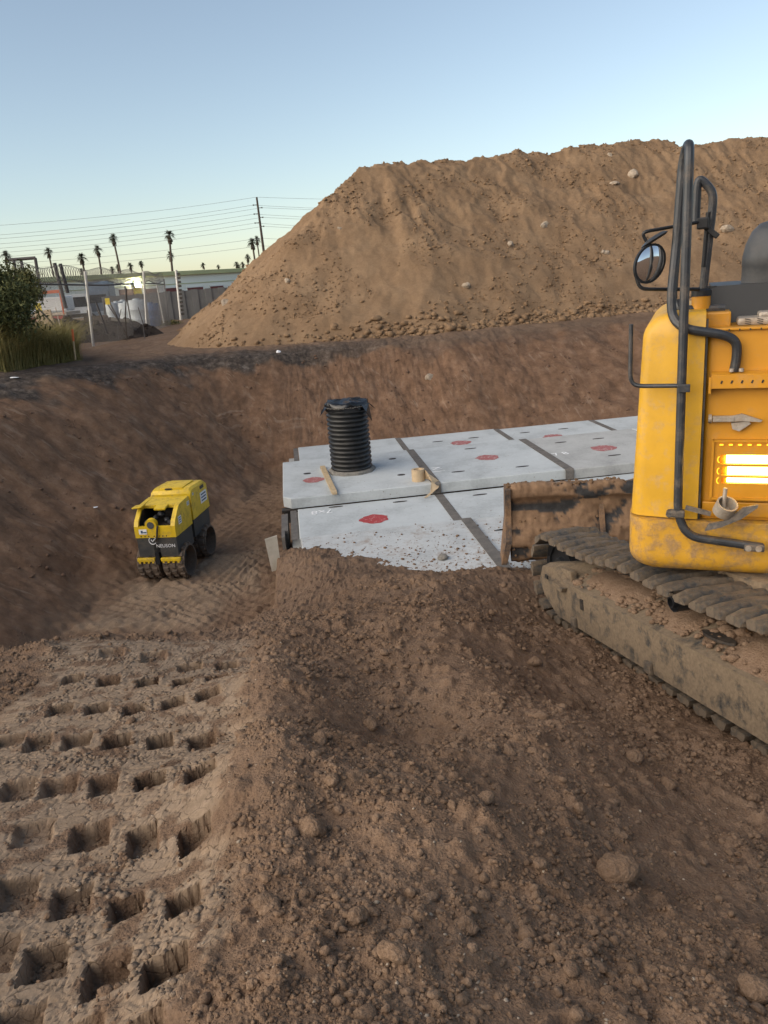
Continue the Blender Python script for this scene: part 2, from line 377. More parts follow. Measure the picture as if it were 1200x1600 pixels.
RIDGE = np.array(sorted([(p.x, p.y) for p in (ramp_hit(*q) for q in ((300, 1640), (345, 1400), (375, 1160), (395, 990)))], key=lambda t: t[1]))
LANE = np.array([(p.x, p.y) for p in (zp(a, b, -2.28) for a, b in ((115, 985), (205, 915), (320, 872), (405, 858), (402, 915), (300, 985)))])
def ground_z(x, y, detail=True):
    """height and soil masks of the site; x, y are arrays"""
    sh = x.shape
    wx = x + 0.25 * fbm(x, y, 0.5, 3); wy = y + 0.25 * fbm(x + 31, y, 0.5, 3)
    dt, arc = poly_sdf(wx, wy, TOE); dr, _ = poly_sdf(wx, wy, RIM)
    dt0 = np.maximum(dt, 0); dri = np.maximum(-dr, 0)
    far = 0.20 + 0.36 * sstep(-1.0, -7.5, x) * sstep(24, 13, y) + 0.02 * fbm(x, y, 0.6, 3)
    s = np.where(dt <= 0, 0, np.where(dr >= 0, 1, dt0 / (dt0 + dri + 1e-6)))
    rimround = np.clip(dr, -1, 0)
    P = FLOOR + (far - FLOOR) * s
    P = P - 0.10 * np.exp(-(dr / 0.35) ** 2)
    wall = sstep(0.02, 0.10, s) * (1 - sstep(0.93, 1.0, s))
    if detail:
        P = P + wall * (0.05 * fbm(arc * 0.9 + s * 1.5, s * 1.2, 1.0, 3, 0.45) + 0.012 * fbm(arc * 6 + s * 7, s * 2.5, 1.0, 3) + 0.012 * fbm(x, y, 9, 2))
        P = P + 0.035 * fbm(x, y, 1.7, 4) + 0.02 * fbm(x, y, 6, 3)
        # padfoot pattern left by the roller on the pit floor
        fl = (1 - sstep(0.0, 0.08, s))
        P = P + fl * 0.022 * np.sin(wx * 26 + wy * 4) * np.sin(wy * 26 - wx * 4)
    P = P - 6.0 * sstep(8.0, 6.6, y) * sstep(-6.5, -4.8, x)
    N = near_z(x, y)
    N = np.where(y > 10.6, N - (y - 10.6) * 2, N)
    xe = -1.42 - 0.105 * (y - 8.76) + 0.02 * fbm(x, y, 3, 2)       # left face of the fill along the chamber
    edge = sstep(-0.04, 0.03, x - xe); bl = sstep(7.6, 8.5, y)
    N = np.where(y > 7.6, N * (1 - bl * (1 - edge)) + (FLOOR - 0.05) * bl * (1 - edge), N)
    if detail:
        dp, lip = pits(x, y); pd, _ = poly_sdf(x, y, PADPOLY); pin = sstep(0.10, -0.10, pd + 0.12 * fbm(x, y, 4, 3))
        lump = fbm(x, y, 1.1, 4, 0.5) * 0.05 + np.maximum(fbm(x + 5, y + 3, 4.5, 4, 0.6) - .1, 0) * 0.045 + np.maximum(fbm(x, y, 13, 3, 0.6) - .1, 0) * 0.025 + fbm(x, y, 30, 2, .6) * 0.005
        flat = fbm(x, y, 1.8, 3) * 0.009 + np.maximum(fbm(x, y, 18, 2, .6) - .3, 0) * 0.010 * sstep(-.1, .3, fbm(x + 7, y, 2.6, 2))
        smooth_slip = sstep(0.5, 0.0, np.hypot((x + 0.18) / 0.42, (y - 3.75) / 0.75))   # slick spoon-shaped scoop
        wm = (pin > 0.02) & (y < 6); ck = np.zeros(sh)
        if wm.any():
            qx = x[wm] + 0.03 * fbm(x[wm], y[wm], 8, 3); qy = y[wm] + 0.03 * fbm(x[wm] + 9, y[wm], 8, 3)
            pl = np.minimum(worley(qx, qy * 1.4, 7.0), worley(qx + 3, qy * 1.3, 15.0) * 1.3 + 0.12 * np.maximum(fbm(qx, qy, 2.5, 2), 0))
            ck[wm] = -0.006 * np.exp(-(pl / 0.07) ** 2) + 0.003 * np.clip(gnoise(np.round(qx * 16) * 3.7, np.round(qy * 22) * 2.3), 0, 1) * sstep(0.0, 0.4, fbm(qx, qy, 3, 2) + 0.1)
        rl = np.zeros(sh); rx_ = np.interp(y, RIDGE[:, 1], RIDGE[:, 0]); rl = 0.042 * (1 + .6 * fbm(x, y, 1.2, 2)) * np.exp(-((x - rx_ - 0.18 - 0.10 * fbm(x * 0, y, 1.1, 3)) / 0.15) ** 2) * sstep(1.2, 2.2, y) * sstep(5.8, 4.6, y)
        N = N + rl; lump = lump * (1 - np.clip(rl / 0.12, 0, .6))
        N = N + ck * pin + lump * (1 - pin) * (1 - 0.85 * smooth_slip) + flat * pin - dp + lip * pin
        compact = pin * np.clip(1 - np.maximum(fbm(x, y, 7, 3) - 0.12, 0) * 4, 0, 1) * (1 - np.clip(dp / 0.05, 0, 0.35))
    else: compact = np.zeros(sh); pin = compact
    k = 0.04
    hmix = np.clip(0.5 + 0.5 * (N - P) / k, 0, 1); z = P * (1 - hmix) + N * hmix + k * hmix * (1 - hmix)
    near = y < 12.2
    z = np.where(near, z, P); isN = np.where(near, hmix, 0)
    band = sstep(0.85, 0.95, s + 0.14 * fbm(x, y, 1.1, 4)) * (1 - isN)
    lane, _ = poly_sdf(x, y, LANE); ln_ = sstep(0.15, -0.15, lane + 0.15 * fbm(x, y, 2, 3)) * (1 - isN)
    if detail: z = z + ln_ * 0.030 * np.clip(np.sin(wx * 30 + wy * 5) * np.sin(wy * 30 - wx * 5) + 0.3 * fbm(x, y, 6, 2), -.6, .8)
    compact = compact + 0.0
    leftdark = 0.30 + 0.70 * sstep(3.0, -2.5, x)
    farG = sstep(0.1, 0.5, dr)
    topsoil = np.clip(band * leftdark * (1 - 0.9 * sstep(0.1, 1.2, dr)), 0, 1)
    return z, wall * (1 - isN), topsoil, np.clip(compact * isN + 0.75 * ln_, 0, 1), arc, s

def axis(parts):
    out = []
    for a, b, d in parts: out += list(np.arange(a, b - 1e-6, d))
    return np.array(out + [parts[-1][1]])
gx = axis([(-900, -200, 100), (-200, -60, 20), (-60, -20, 4), (-20, -11, 0.6), (-11, -4.5, 0.055), (-4.5, -2.2, 0.03), (-2.2, -0.45, 0.0078), (-0.45, 1.9, 0.014), (1.9, 4, 0.03), (4, 10, 0.07), (10, 30, 0.6), (30, 60, 4), (60, 200, 20), (200, 900, 100)])
gy = axis([(-200, -20, 30), (-20, -2, 2), (-2, 0.9, 0.2), (0.9, 1.3, 0.02), (1.3, 4.4, 0.0092), (4.4, 6.2, 0.02), (6.2, 12, 0.035), (12, 22.5, 0.05), (22.5, 30, 0.15), (30, 60, 1.5), (60, 200, 20), (200, 1000, 100), (1000, 3000, 500)])
def grid_mesh(name, gx, gy, fn):
    X, Y = np.meshgrid(gx, gy); Z, *att = fn(X.ravel(), Y.ravel())
    V = np.c_[X.ravel(), Y.ravel(), Z]; nx = len(gx); i = np.arange(len(gy) - 1)[:, None] * nx + np.arange(nx - 1)[None, :]; i = i.ravel()
    return np_mesh(name, V, np.c_[i, i + 1, i + nx + 1, i + nx]), att
gm, (a_wall, a_top, a_pad, a_arc, a_s) = grid_mesh('ground', gx, gy, ground_z)
_fl = np.empty(len(gm.polygons) * 4, np.int32); gm.loops.foreach_get('vertex_index', _fl); _fp = a_pad[_fl.reshape(-1, 4)].max(1); _X, _Y = np.meshgrid(gx, gy); _yv = _Y.ravel()[_fl.reshape(-1, 4)[:, 0]]
gm.polygons.foreach_set('use_smooth', ~((_fp > 0.25) & (_yv < 6.0)))
for nm, arr in (('wall', a_wall), ('topsoil', a_top), ('compact', a_pad)):
    at = gm.attributes.new(nm, 'FLOAT', 'POINT'); at.data.foreach_set('value', arr.astype(np.float32))
at = gm.attributes.new('slopeuv', 'FLOAT_VECTOR', 'POINT'); at.data.foreach_set('vector', np.c_[a_arc + a_s * 1.2, a_s * 3.0, a_s * 0].astype(np.float32).ravel())
link('ground', gm, 'soil', kind='structure', label='excavated brown earth with pit, ramp and roller prints', cat='ground')
def gz(x, y): return float(ground_z(np.array([float(x)]), np.array([float(y)]))[0][0])

# ================================================================ STOCKPILE of soil behind the pit
PTOE = np.array([(-6.6, 25.6), (-5.0, 22.6), (-3.2, 21.5), (-0.3, 21.3), (2.2, 21.4), (5.0, 22.3), (7.8, 22.9), (12, 23.3), (34, 23.5), (34, 60), (-5, 60), (-6.1, 40)])
_sil = [(585, 268), (640, 262), (700, 255), (760, 250), (820, 240), (880, 237), (920, 226), (960, 222), (1000, 219), (1040, 212), (1090, 222), (1130, 217), (1160, 212), (1200, 210)]
_sp = [yp(a, b + 6, 29.8) for a, b in _sil]
CX = np.array([-30, -6] + [p.x for p in _sp] + [34]); CZ = np.array([_sp[0].z - .3] * 2 + [p.z for p in _sp] + [_sp[-1].z]) - 0.10
def pile_z(x, y):
    wx = x + 0.22 * fbm(x, y, 0.4, 3); wy = y + 0.22 * fbm(x + 50, y, 0.4, 3)
    d, arc = poly_sdf(wx, wy, PTOE); din = np.maximum(-d, 0)
    slope = din * 0.80 - 0.006 * din * din
    top = np.interp(x, CX, CZ) + 0.14 * fbm(x, y, 0.45, 4) + 0.10 * fbm(x, y, 1.8, 3)
    k = 0.12; h = np.clip(0.5 + 0.5 * (slope - top) / k, 0, 1); z = slope * (1 - h) + top * h - k * h * (1 - h)
    z = z + 0.2
    m = sstep(0.0, 0.8, din)
    face = 1 - sstep(-0.5, 0.6, slope - top)
    hi = sstep(1.5, 4.0, z)
    q = arc + 0.3 * fbm(x, y, 0.8, 2)
    gul = fbm(q * 1.5, din * 0.30, 1.0, 4, 0.55, True)
    z = z + m * (0.13 * gul * face * (0.15 + hi) * sstep(-0.3, 0.5, fbm(x, y, 0.25, 2) + 0.2) + 0.06 * fbm(x, y, 1.1, 4) + 0.045 * np.maximum(fbm(x, y, 6, 3, .6), 0) * (0.35 + hi) + 0.02 * fbm(x, y, 5, 2))
    z = z - m * 0.25 * np.exp(-((z - (top - 1.6 + 0.5 * fbm(x, y, 0.5, 2))) / 0.5) ** 2) * np.maximum(fbm(x, y, 0.7, 2) - 0.05, 0)
    z = np.where(d > 0, 0.2 - d * 0.8, z)
    return (z,)
pm, _ = grid_mesh('soil_stockpile', axis([(-15, -10, .3), (-10, 15.5, 0.065), (15.5, 20, .2), (20, 35, 1.0)]), axis([(20.6, 33.5, 0.06), (33.5, 40, .3), (40, 61, 1.5)]), pile_z)
link('soil_stockpile', pm, 'pile_soil', label='huge tan heap of excavated soil behind the pit', cat='soil heap')
def pz(x, y): return float(pile_z(np.array([float(x)]), np.array([float(y)]))[0][0])
# smaller heap behind its left foot
def spill_z(x, y):
    c = yp(392, 440, 36.0); d = np.hypot((x - c.x) / 1.15, y - c.y); return (np.maximum(c.z - d * 0.62 + 0.12 * fbm(x, y, 1.2, 4), -0.2),)
_c = yp(392, 440, 36.0)
sm_, _ = grid_mesh('soil_heap', np.arange(_c.x - 5, _c.x + 5, .12), np.arange(_c.y - 4.5, _c.y + 4.5, .12), spill_z)
link('soil_heap', sm_, 'caked_soil', label='smaller soil heap peeking out behind the left foot of the big heap', cat='soil heap')
# ================================================================ CONCRETE CHAMBER in the pit
def mat_concrete(name, base, speck):
    s = NB(name)
    n = s.noise(1.6, 7, 0.65); n2 = s.noise(26, 5, 0.7)
    col = s.ramp(s.math('ADD', s.math('MULTIPLY', n, 0.75), s.math('MULTIPLY', n2, 0.25)), [(0.3, tuple(c * 0.68 for c in base)), (0.5, base), (0.72, tuple(min(1, c * 1.16) for c in base))])
    v = s.voro(15); sp = s.math('MULTIPLY', s.math('LESS_THAN', v, 0.17), s.math('GREATER_THAN', s.noise(4.0, 3), 0.52 if speck else 0.62))
    col = s.mix(s.math('MULTIPLY', sp, 0.6), col, (0.17, 0.13, 0.10))
    if speck:
        d = s.ramp(s.noise(3.0, 10, 0.8), [(0.52, (0, 0, 0)), (0.66, (1, 1, 1))]); col = s.mix(s.math('MULTIPLY', d, speck), col, (0.24, 0.18, 0.135))
    s.set(col, 0.85, 0, 0.25); s.bump(n2, 0.25, 0.01); return s.m
mat_concrete('concrete', (0.44, 0.475, 0.49), 0); mat_concrete('concrete_warm', (0.40, 0.41, 0.405), 0)
mat_concrete('concrete_dusty', (0.44, 0.465, 0.475), 0.7)
mat_simple('joint_tape', (0.105, 0.098, 0.090), 0.8, var=0.35, scale=5, dirt=0.5, dirtcol=(0.19, 0.17, 0.15), dscale=9)
mat_simple('black_rubber', (0.012, 0.013, 0.014), 0.55, dirt=0.3, dscale=12)
mat_simple('wood', (0.47, 0.36, 0.22), 0.8, var=0.3, scale=14); mat_simple('kraft', (0.50, 0.38, 0.24), 0.75, var=0.15)
mat_simple('chalk', (0.78, 0.80, 0.82), 0.9, var=0.2, scale=30); mat_simple('grey_board', (0.42, 0.39, 0.33), 0.8)
def mat_spray(name, col, gap):
    s = NB(name); n = s.noise(13, 6, 0.8, dist=1.0)
    c = s.ramp(n, [(gap - .06, (0.5, 0.5, 0.5)), (gap + .02, col), (0.75, tuple(k * 0.75 for k in col))]); s.set(c, 0.85); return s.m
mat_spray('red_spray', (0.36, 0.045, 0.05), 0.40); mat_spray('faded_red_spray', (0.34, 0.12, 0.12), 0.43)
TH = R(6.0); SO = zp(442, 782, -1.60); su = Vector((math.cos(TH), math.sin(TH), 0)); sv = Vector((-math.sin(TH), math.cos(TH), 0))
SM = Matrix.Translation(Vector((SO.x, SO.y, 0))) @ Matrix.Rotation(TH, 4, 'Z')
def sloc(px, py, z): p = zp(px, py, z) - SO; return p.dot(su), p.dot(sv)
ZU, ZL, ZN, ZB = -1.60, -1.78, -1.755, -1.78
def slab(a0, a1, b0, b1, top, th, mat, label, chamfer=0.0):
    c = ((a0 + a1) / 2, (b0 + b1) / 2)
    e = empty('precast_slab', SM @ Matrix.Translation((c[0], c[1], top - th)), label, 'slab', 'precast concrete lids over the chamber')
    x, y = (a1 - a0) / 2, (b1 - b0) / 2
    m = MB(); bev = 0.012
    poly = [(-x + chamfer, -y), (x, -y), (x, y), (-x, y), (-x, -y + chamfer * 1.4)] if chamfer else [(-x, -y), (x, -y), (x, y), (-x, y)]
    def inset(k): return [(px * (1 - k / x), py * (1 - k / y)) for px, py in poly]
    m.loft([[Vector((p[0], p[1], 0)) for p in poly], [Vector((p[0], p[1], th - bev)) for p in poly], [Vector((p[0], p[1], th)) for p in inset(bev)]])
    m.build('lid', mat, e); e['_c'] = (c[0], c[1], th); return e
def on_slab(e, px, py, z):
    a, b = sloc(px, py, z); c = e['_c']; return Vector((a - c[0], b - c[1], c[2] + 0.004))
def red_mark(e, px, py, z, r, mat='red_spray', seed=0):
    p = on_slab(e, px, py, z); q = random.Random(seed); n = 40
    ph = [q.uniform(0, 6) for _ in range(4)]
    pts = [(p.x + r * (1 + .06 * math.sin(3 * t + ph[0]) + .05 * math.sin(7 * t + ph[1]) + .04 * math.sin(13 * t + ph[2])) * math.cos(t), p.y + r * (1 + .07 * math.sin(4 * t + ph[3]) + .05 * math.sin(9 * t)) * math.sin(t)) for t in (2 * math.pi * k / n for k in range(n))]
    MB().prism(pts, p.z - .002, p.z).build('red_paint_mark', mat, e)
def slot(e, px, py, z, l=0.12, wd=0.032):
    p = on_slab(e, px, py, z); m = MB()
    m.prism([(p.x + l * math.cos(t), p.y + wd * math.sin(t)) for t in (2 * math.pi * k / 14 for k in range(14))], p.z - .01, p.z + .001); m.build('lifting_recess', 'black_rubber', e)
def writing(e, px, py, z, body, size, rot, seed=0):
    me = text_mesh(body, size, 0.001); o = link('lettering', me, 'chalk', e); o.location = on_slab(e, px, py, z); o.rotation_euler = (0, 0, rot); o.scale = (1.0, 1.15, 1); return o
S1, S2, S3, S4 = 2.53, 4.83, 7.13, 9.43
uA = slab(0.0, S1, 0.05, 2.84, ZU, 0.17, 'concrete', 'raised concrete lid carrying the black corrugated riser pipe', chamfer=0.13)
uB = slab(S1 + .02, S2 - .01, 0.06, 2.80, ZU, 0.17, 'concrete', 'raised concrete lid with one red spot, right next to the one with the pipe')
uC = slab(S2 + .01, S3 - .01, 0.04, 2.72, ZU - .004, 0.17, 'concrete_warm', 'raised tan tinted concrete lid with chalk digits beside the yellow excavator')
uD = slab(S3 + .01, S4, 0.04, 2.72, ZU, 0.17, 'concrete', 'raised concrete lid mostly hidden behind the yellow excavator body')
bA = slab(0.33, S1 + .05, 2.9, 5.05, ZB, 0.2, 'concrete', 'lower concrete lid in the back row, behind the riser pipe')
bB = slab(S1 + .07, S2 + .02, 2.9, 4.95, ZB, 0.2, 'concrete', 'lower back row lid with smudged red spot and dirt crumbs')
bC = slab(S2 + .04, S3 - .04, 2.9, 4.85, ZB, 0.2, 'concrete', 'lower back row lid with clean red spot near the excavator mirror rail')
bD = slab(S3 - .02, S4, 2.9, 4.8, ZB, 0.2, 'concrete', 'rightmost lower lid of the back row, touching the excavator outline')
lA = slab(0.22, S1 + .02, -1.52, 0.02, ZL, 0.2, 'concrete', 'lower concrete lid with bright red spot and chalk 7x8 in front of pipe')
lB = slab(S1 + .04, S2 + .1, -1.52, 0.02, ZL, 0.2, 'concrete', 'lower concrete lid left of the dirt caked blade, no red spot visible')
lC = slab(S2 + .12, S3, -1.52, 0.02, ZL, 0.2, 'concrete', 'lower concrete lid behind the dirt caked blade, mostly hidden')
nA = slab(0.24, S1 + .12, -4.4, -1.55, ZN, 0.2, 'concrete_dusty', 'nearest concrete lid, half buried under crumbled brown dirt')
nB = slab(S1 + .15, S2 + .2, -4.4, -1.55, ZN - .02, 0.2, 'concrete_dusty', 'nearest dusty concrete lid between long joint tape and the blade')
red_mark(uA, 490, 750, ZU, .19, 'faded_red_spray', 1); red_mark(uB, 762, 715, ZU, .21, 'faded_red_spray', 2); red_mark(uC, 943, 700, ZU, .23, 'faded_red_spray', 3)
red_mark(bB, 720, 692, ZB, .22, 'faded_red_spray', 4); red_mark(bC, 865, 682, ZB, .22, 'faded_red_spray', 5); red_mark(lA, 585, 811, ZL, .22, 'red_spray', 6)
for e, z, q in ((uB, ZU, [(716, 737), (735, 701), (816, 729)]), (uC, ZU, [(876, 691), (935, 685), (960, 711)]), (bB, ZB, [(684, 690), (740, 684)]), (bC, ZB, [(820, 676), (880, 670)]), (lA, ZL, [(525, 792), (625, 784)]), (lB, ZL, [(750, 773), (785, 828)])):
    for p in q: slot(e, *p, z)
for p in ((480, 740), (613, 717), (627, 742)): slot(uA, *p, ZU, .07, .055)
writing(lA, 503, 800, ZL, '7x8', 0.24, math.pi); writing(uB, 683, 732, ZU, 'N', 0.22, math.pi / 2); writing(uC, 876, 709, ZU, '7 8', 0.24, 0.1)
MB().box((0, 0, 0), (0.26, 0.02, 0.002)).build('lettering', 'chalk', uB, loc=on_slab(uB, 684, 737, ZU))
# chamber walls the lids rest on
def wall_panel(a0, a1, b0, b1, z0, z1, label):
    o = MB().box(((a0 + a1) / 2, (b0 + b1) / 2, (z0 + z1) / 2), (a1 - a0, b1 - b0, z1 - z0)).build('chamber_wall', 'concrete_warm', label=label, cat='wall', group='walls of the buried chamber'); o.matrix_world = SM
wall_panel(.10, .24, -1.5, 4.9, -2.7, ZL - .205, 'narrow concrete chamber wall under the left ends of the lids')
wall_panel(.34, 9.3, 4.55, 4.75, -2.7, ZB - .205, 'concrete chamber wall under the back row of lids')
wall_panel(.34, 9.3, .12, .3, -2.7, ZL - .205, 'concrete chamber wall under the middle of the lids')
# joint tapes
def tape(pts, wd, label, z=None, drop=None, name='joint_tape', mat='joint_tape', th=0.006):
    m = MB(); L = [Vector((a - wd / 2, b, zz)) for a, b, zz in pts]; Rr = [Vector((a + wd / 2, b, zz)) for a, b, zz in pts]
    rings = []
    for i, (l, r) in enumerate(zip(L, Rr)):
        d = (L[min(i + 1, len(L) - 1)] - L[max(i - 1, 0)]); nrm = Vector((0, -d.z, d.y)).normalized()
        if nrm.z < -.1 or (abs(nrm.z) <= .1 and nrm.y > 0): nrm = -nrm
        rings.append([l, r, r + nrm * th, l + nrm * th])
    m.loft(rings); o = m.build(name, mat, label=label, cat='tape', group='dark tapes over the lid joints'); o.matrix_world = SM; return o
tape([(S1 + .01, 2.8, ZU + .003), (S1 + .01, .06, ZU + .003), (S1 + .01, .035, ZU - .02), (S1 + .01, .03, ZL + .012)], .15, 'dark joint tape folding over the raised edge beside the paper roll')
tape([(S2, 2.72, ZU + .003), (S2, .05, ZU + .003), (S2, .025, ZU - .02), (S2, .02, ZL + .012)], .15, 'dark joint tape folding over the raised edge just above the blade')
tape([(S1 + .06, 4.97, ZB + .003), (S1 + .06, 2.92, ZB + .003)], .12, 'short dark joint tape on the back row behind the riser pipe')
tape([(S2 + .03, 4.87, ZB + .003), (S2 + .03, 2.92, ZB + .003)], .12, 'short dark joint tape on the back row between two red spots')
tape([(S3 - .03, 4.8, ZB + .003), (S3 - .03, 2.92, ZB + .003)], .12, 'short dark joint tape on the back row nearest the excavator')
tape([(S1 + .03, 0.0, ZL + .003), (S1 + .03, -1.53, ZL + .003)], .14, 'dark joint tape on the lower lids below the paper roll')
tape([(S1 + .135, -1.54, ZN + .003), (S1 + .135, -4.3, ZN + .003)], .15, 'long wide joint tape running to the dirt mound in the foreground', th=.012)
tape([(.15, 0.0, ZL - .015), (.15, -1.5, ZL - .015)], .10, 'dark tape along the left edge of the lower lids above the roller lane')
tape([(.27, 5.0, ZB - .01), (.27, 2.95, ZB - .01)], .10, 'dark tape along the left edge of the back row of lids')
m = MB().box((-.02, -.72, -2.2), (.05, 1.2, .8)); m.box((.03, -.55, -1.98), (.05, .9, .36)); o = m.build('edge_strip', 'joint_tape', label='grey upright liner strip against the left chamber wall', cat='liner'); o.matrix_world = SM
m = MB().box((.17, .12, ZL - .03), (.42, .16, .05)); m.box((.06, .1, ZL - .12), (.14, .12, .2)); o = m.build('rubber_gasket', 'black_rubber', label='black rubber gasket squeezed out under the front left lid corner', cat='gasket'); o.matrix_world = SM

# riser pipe
pa, pb = sloc(551, 737, ZU); pcen = SM @ Vector((pa, pb + .10, 0)); ztop = yp(546, 627, pcen.y).z
mat_simple('hdpe', (0.011, 0.012, 0.013), 0.42, var=.2, dirt=0.25, dirtcol=(.09, .08, .07), dscale=7, dlo=.58); mat_simple('plastic_sheet', (0.008, 0.009, 0.011), 0.25, var=.2)
mat_simple('grout', (0.20, 0.19, 0.17), .95, var=.4, scale=25, bump=.8)
rp = empty('riser_pipe', Vector((pcen.x, pcen.y, ZU)), 'black corrugated plastic riser pipe standing on the concrete lid', 'pipe')
H = ztop - ZU; nr = 15; prof = []; Rp = .375
for k in range(nr):
    z0 = .04 + (H - .06) * k / nr; ph = (H - .06) / nr
    prof += [(Rp - .035, z0), (Rp - .028, z0 + ph * .18), (Rp, z0 + ph * .38), (Rp + .004, z0 + ph * .55), (Rp, z0 + ph * .72), (Rp - .028, z0 + ph * .9)]
prof += [(Rp - .035, H - .02), (Rp - .03, H), (Rp - .09, H)]
MB().lathe(prof, 48).build('corrugated_shell', 'hdpe', rp, smooth=50)
m = MB(); vs = [(0, 0, H + .02)]; fs = []; n = 36
for j, (rr, zz) in enumerate(((.15, .035), (.28, .02), (.375, .012), (.395, -.03), (.39, -.11), (.385, -.13))):
    for k in range(n):
        t = 2 * math.pi * k / n; wv = .012 * math.sin(5 * t + j) + .01 * math.sin(11 * t + 2 * j); vs.append(((rr + wv * (j > 1)) * math.cos(t), (rr + wv * (j > 1)) * math.sin(t), H + zz + wv * 1.2))
for k in range(n): fs.append((0, 1 + k, 1 + (k + 1) % n))
for j in range(5):
    for k in range(n): a = 1 + j * n + k; b = 1 + j * n + (k + 1) % n; fs.append((a, a + n, b + n, b))
m.add(vs, fs); cv = m.build('plastic_cover', 'plastic_sheet', rp, smooth=60)
m = MB()
for k in range(60):
    t = 2 * math.pi * k / 60; m.box((.402 * math.cos(t), .402 * math.sin(t), H - .065 + .006 * (k % 2)), (.03, .014, .014), Matrix.Rotation(t + math.pi / 2, 3, 'Z'))
m.build('tie_cord', 'joint_tape', cv)
for t, l, wd in ((-.55, .30, .12), (-2.7, .14, .05), (-.1, .12, .05)):
    m = MB(); c, s_ = math.cos(t), math.sin(t); p = Vector((c * .39, s_ * .39, H - .04)); tg = Vector((-s_, c, 0)); o_ = Vector((c, s_, 0))
    A = [p + tg * wd, p - tg * wd, p + o_ * .07 - tg * wd * .7 - Vector((0, 0, l * .4)), p + o_ * .12 - Vector((0, 0, l)), p + o_ * .06 + tg * wd * .5 - Vector((0, 0, l * .5))]
    m.add(A + [q + o_ * .006 for q in A], [(0, 1, 2, 3, 4), (9, 8, 7, 6, 5)] + [(k, (k + 1) % 5, 5 + (k + 1) % 5, 5 + k) for k in range(5)])
    m.build('loose_flap', 'plastic_sheet', cv)
m = MB(); pr = [(.36, .0), (.43, .0), (.425, .03), (.39, .055), (.36, .06)]; m.lathe(pr, 40)
m.v = [(x * (1 + .03 * math.sin(7 * math.atan2(y, x))), y * (1 + .03 * math.sin(9 * math.atan2(y, x))), z) for x, y, z in m.v]; m.build('grout_collar', 'grout', rp)
# wooden stake, paper roll, form board
a0, b0 = sloc(504, 731, ZU); a1, b1 = sloc(523, 772, ZU)
A = SM @ Vector((a0, b0, ZU + .022)); B = SM @ Vector((a1, b1 - .08, ZU + .03)); d = (B - A); L = d.length
rot = d.to_track_quat('Y', 'Z').to_matrix()
m = MB(); m.loft([[Vector((x * k, y_, z * k)) for x, z in ((-.045, -.02), (.045, -.02), (.045, .02), (-.045, .02))] for y_, k in ((-L / 2, 1), (L / 2 - .12, 1), (L / 2, .85))])
m.v = [tuple(rot @ Vector(v) + (A + B) / 2) for v in m.v]; m.build('wooden_stake', 'wood', label='pale wooden stake lying across the lid left of the riser pipe', cat='stake')
pr_ = SM @ Vector((*sloc(654, 751, ZU), ZU)); e = empty('paper_roll', pr_, 'tan paper backing roll with unrolled tail hanging over the lid edge', 'paper roll')
MB().lathe([(.075, .0), (.11, .0), (.112, .1), (.11, .2), (.075, .2), (.072, .1), (.075, 0)], 28).build('roll', 'kraft', e, smooth=50)
m = MB(); t3 = [Vector(p) for p in ((.10, .02, .19), (.14, -.10, .16), (.20, -.26, .04), (.16, -.42, -.10), (.04, -.52, -.165))]; t4 = [Vector(p) for p in ((.11, .0, .02), (.16, -.02, .01), (.33, -.14, .01), (.30, -.34, -.06), (.10, -.50, -.165))]
m.loft([[p, q, q + Vector((.004, -.004, .006)), p + Vector((.004, -.004, .006))] for p, q in zip(t3, t4)]); m.build('tail', 'kraft', e)
bp = yp(425, 868, 9.95); m = MB(); bm_ = [(-.07, .24), (.10, .27), (.10, -.2), (-.03, -.22)]
m.prism(bm_, -.02, .02, 'Y'); o = m.build('form_board', 'grey_board', label='pale board stuck upright against the left face of the dirt fill', cat='board'); o.location = bp; o.rotation_euler = (R(-6), 0, R(12))
st = SM @ Vector((*sloc(692, 873, ZN), ZN + .025)); m = MB().blob((0, 0, 0), .07, (1, 1.1, .55), .15, 3, 5); o = m.build('loose_stone', 'grout', smooth=80, label='rounded grey stone lying on the dusty nearest lid', cat='stone', loc=st)

# ================================================================ TRENCH ROLLER
mat_simple('roller_yellow', (0.66, 0.45, 0.015), 0.42, var=.15, scale=4, dirt=.55, dirtcol=(.25, .18, .09), dscale=9, dlo=.57)
mat_simple('roller_grey', (0.035, 0.038, 0.04), 0.6, var=.2, dirt=.5, dirtcol=(.10, .085, .065), dscale=5, dlo=.56)
mat_simple('muddy_steel', (0.07, 0.06, 0.052), 0.8, var=.3, dirt=.8, dirtcol=(.135, .098, .07), dscale=6, dlo=.42, bump=.6)
mat_simple('dark_steel', (0.02, 0.022, 0.026), 0.45, metal=.4, var=.3); mat_simple('sticker', (0.72, 0.74, 0.76), .5, var=.05); mat_simple('sticker_ink', (0.05, 0.09, 0.17), .6)
mat_simple('lamp_glass', (0.08, 0.085, 0.09), .12, spec=.8)
fr, rr_ = zp(291, 899, -2.28), zp(323, 867, -2.28); hd = Vector((rr_.x - fr.x, rr_.y - fr.y, 0)); WB = hd.length; hd.normalize()
rgt = Vector((hd.y, -hd.x, 0)); ctr = (fr + rr_) / 2 - rgt * .26; 
RM = Matrix((( rgt.x, hd.x, 0, ctr.x), (rgt.y, hd.y, 0, ctr.y), (0, 0, 1, -2.29), (0, 0, 0, 1)))
tr = empty('trench_roller', RM, 'yellow and dark grey trench roller with padded drums parked in the pit', 'roller')
print('roller wb', WB, 'hd', hd)
hb = WB / 2
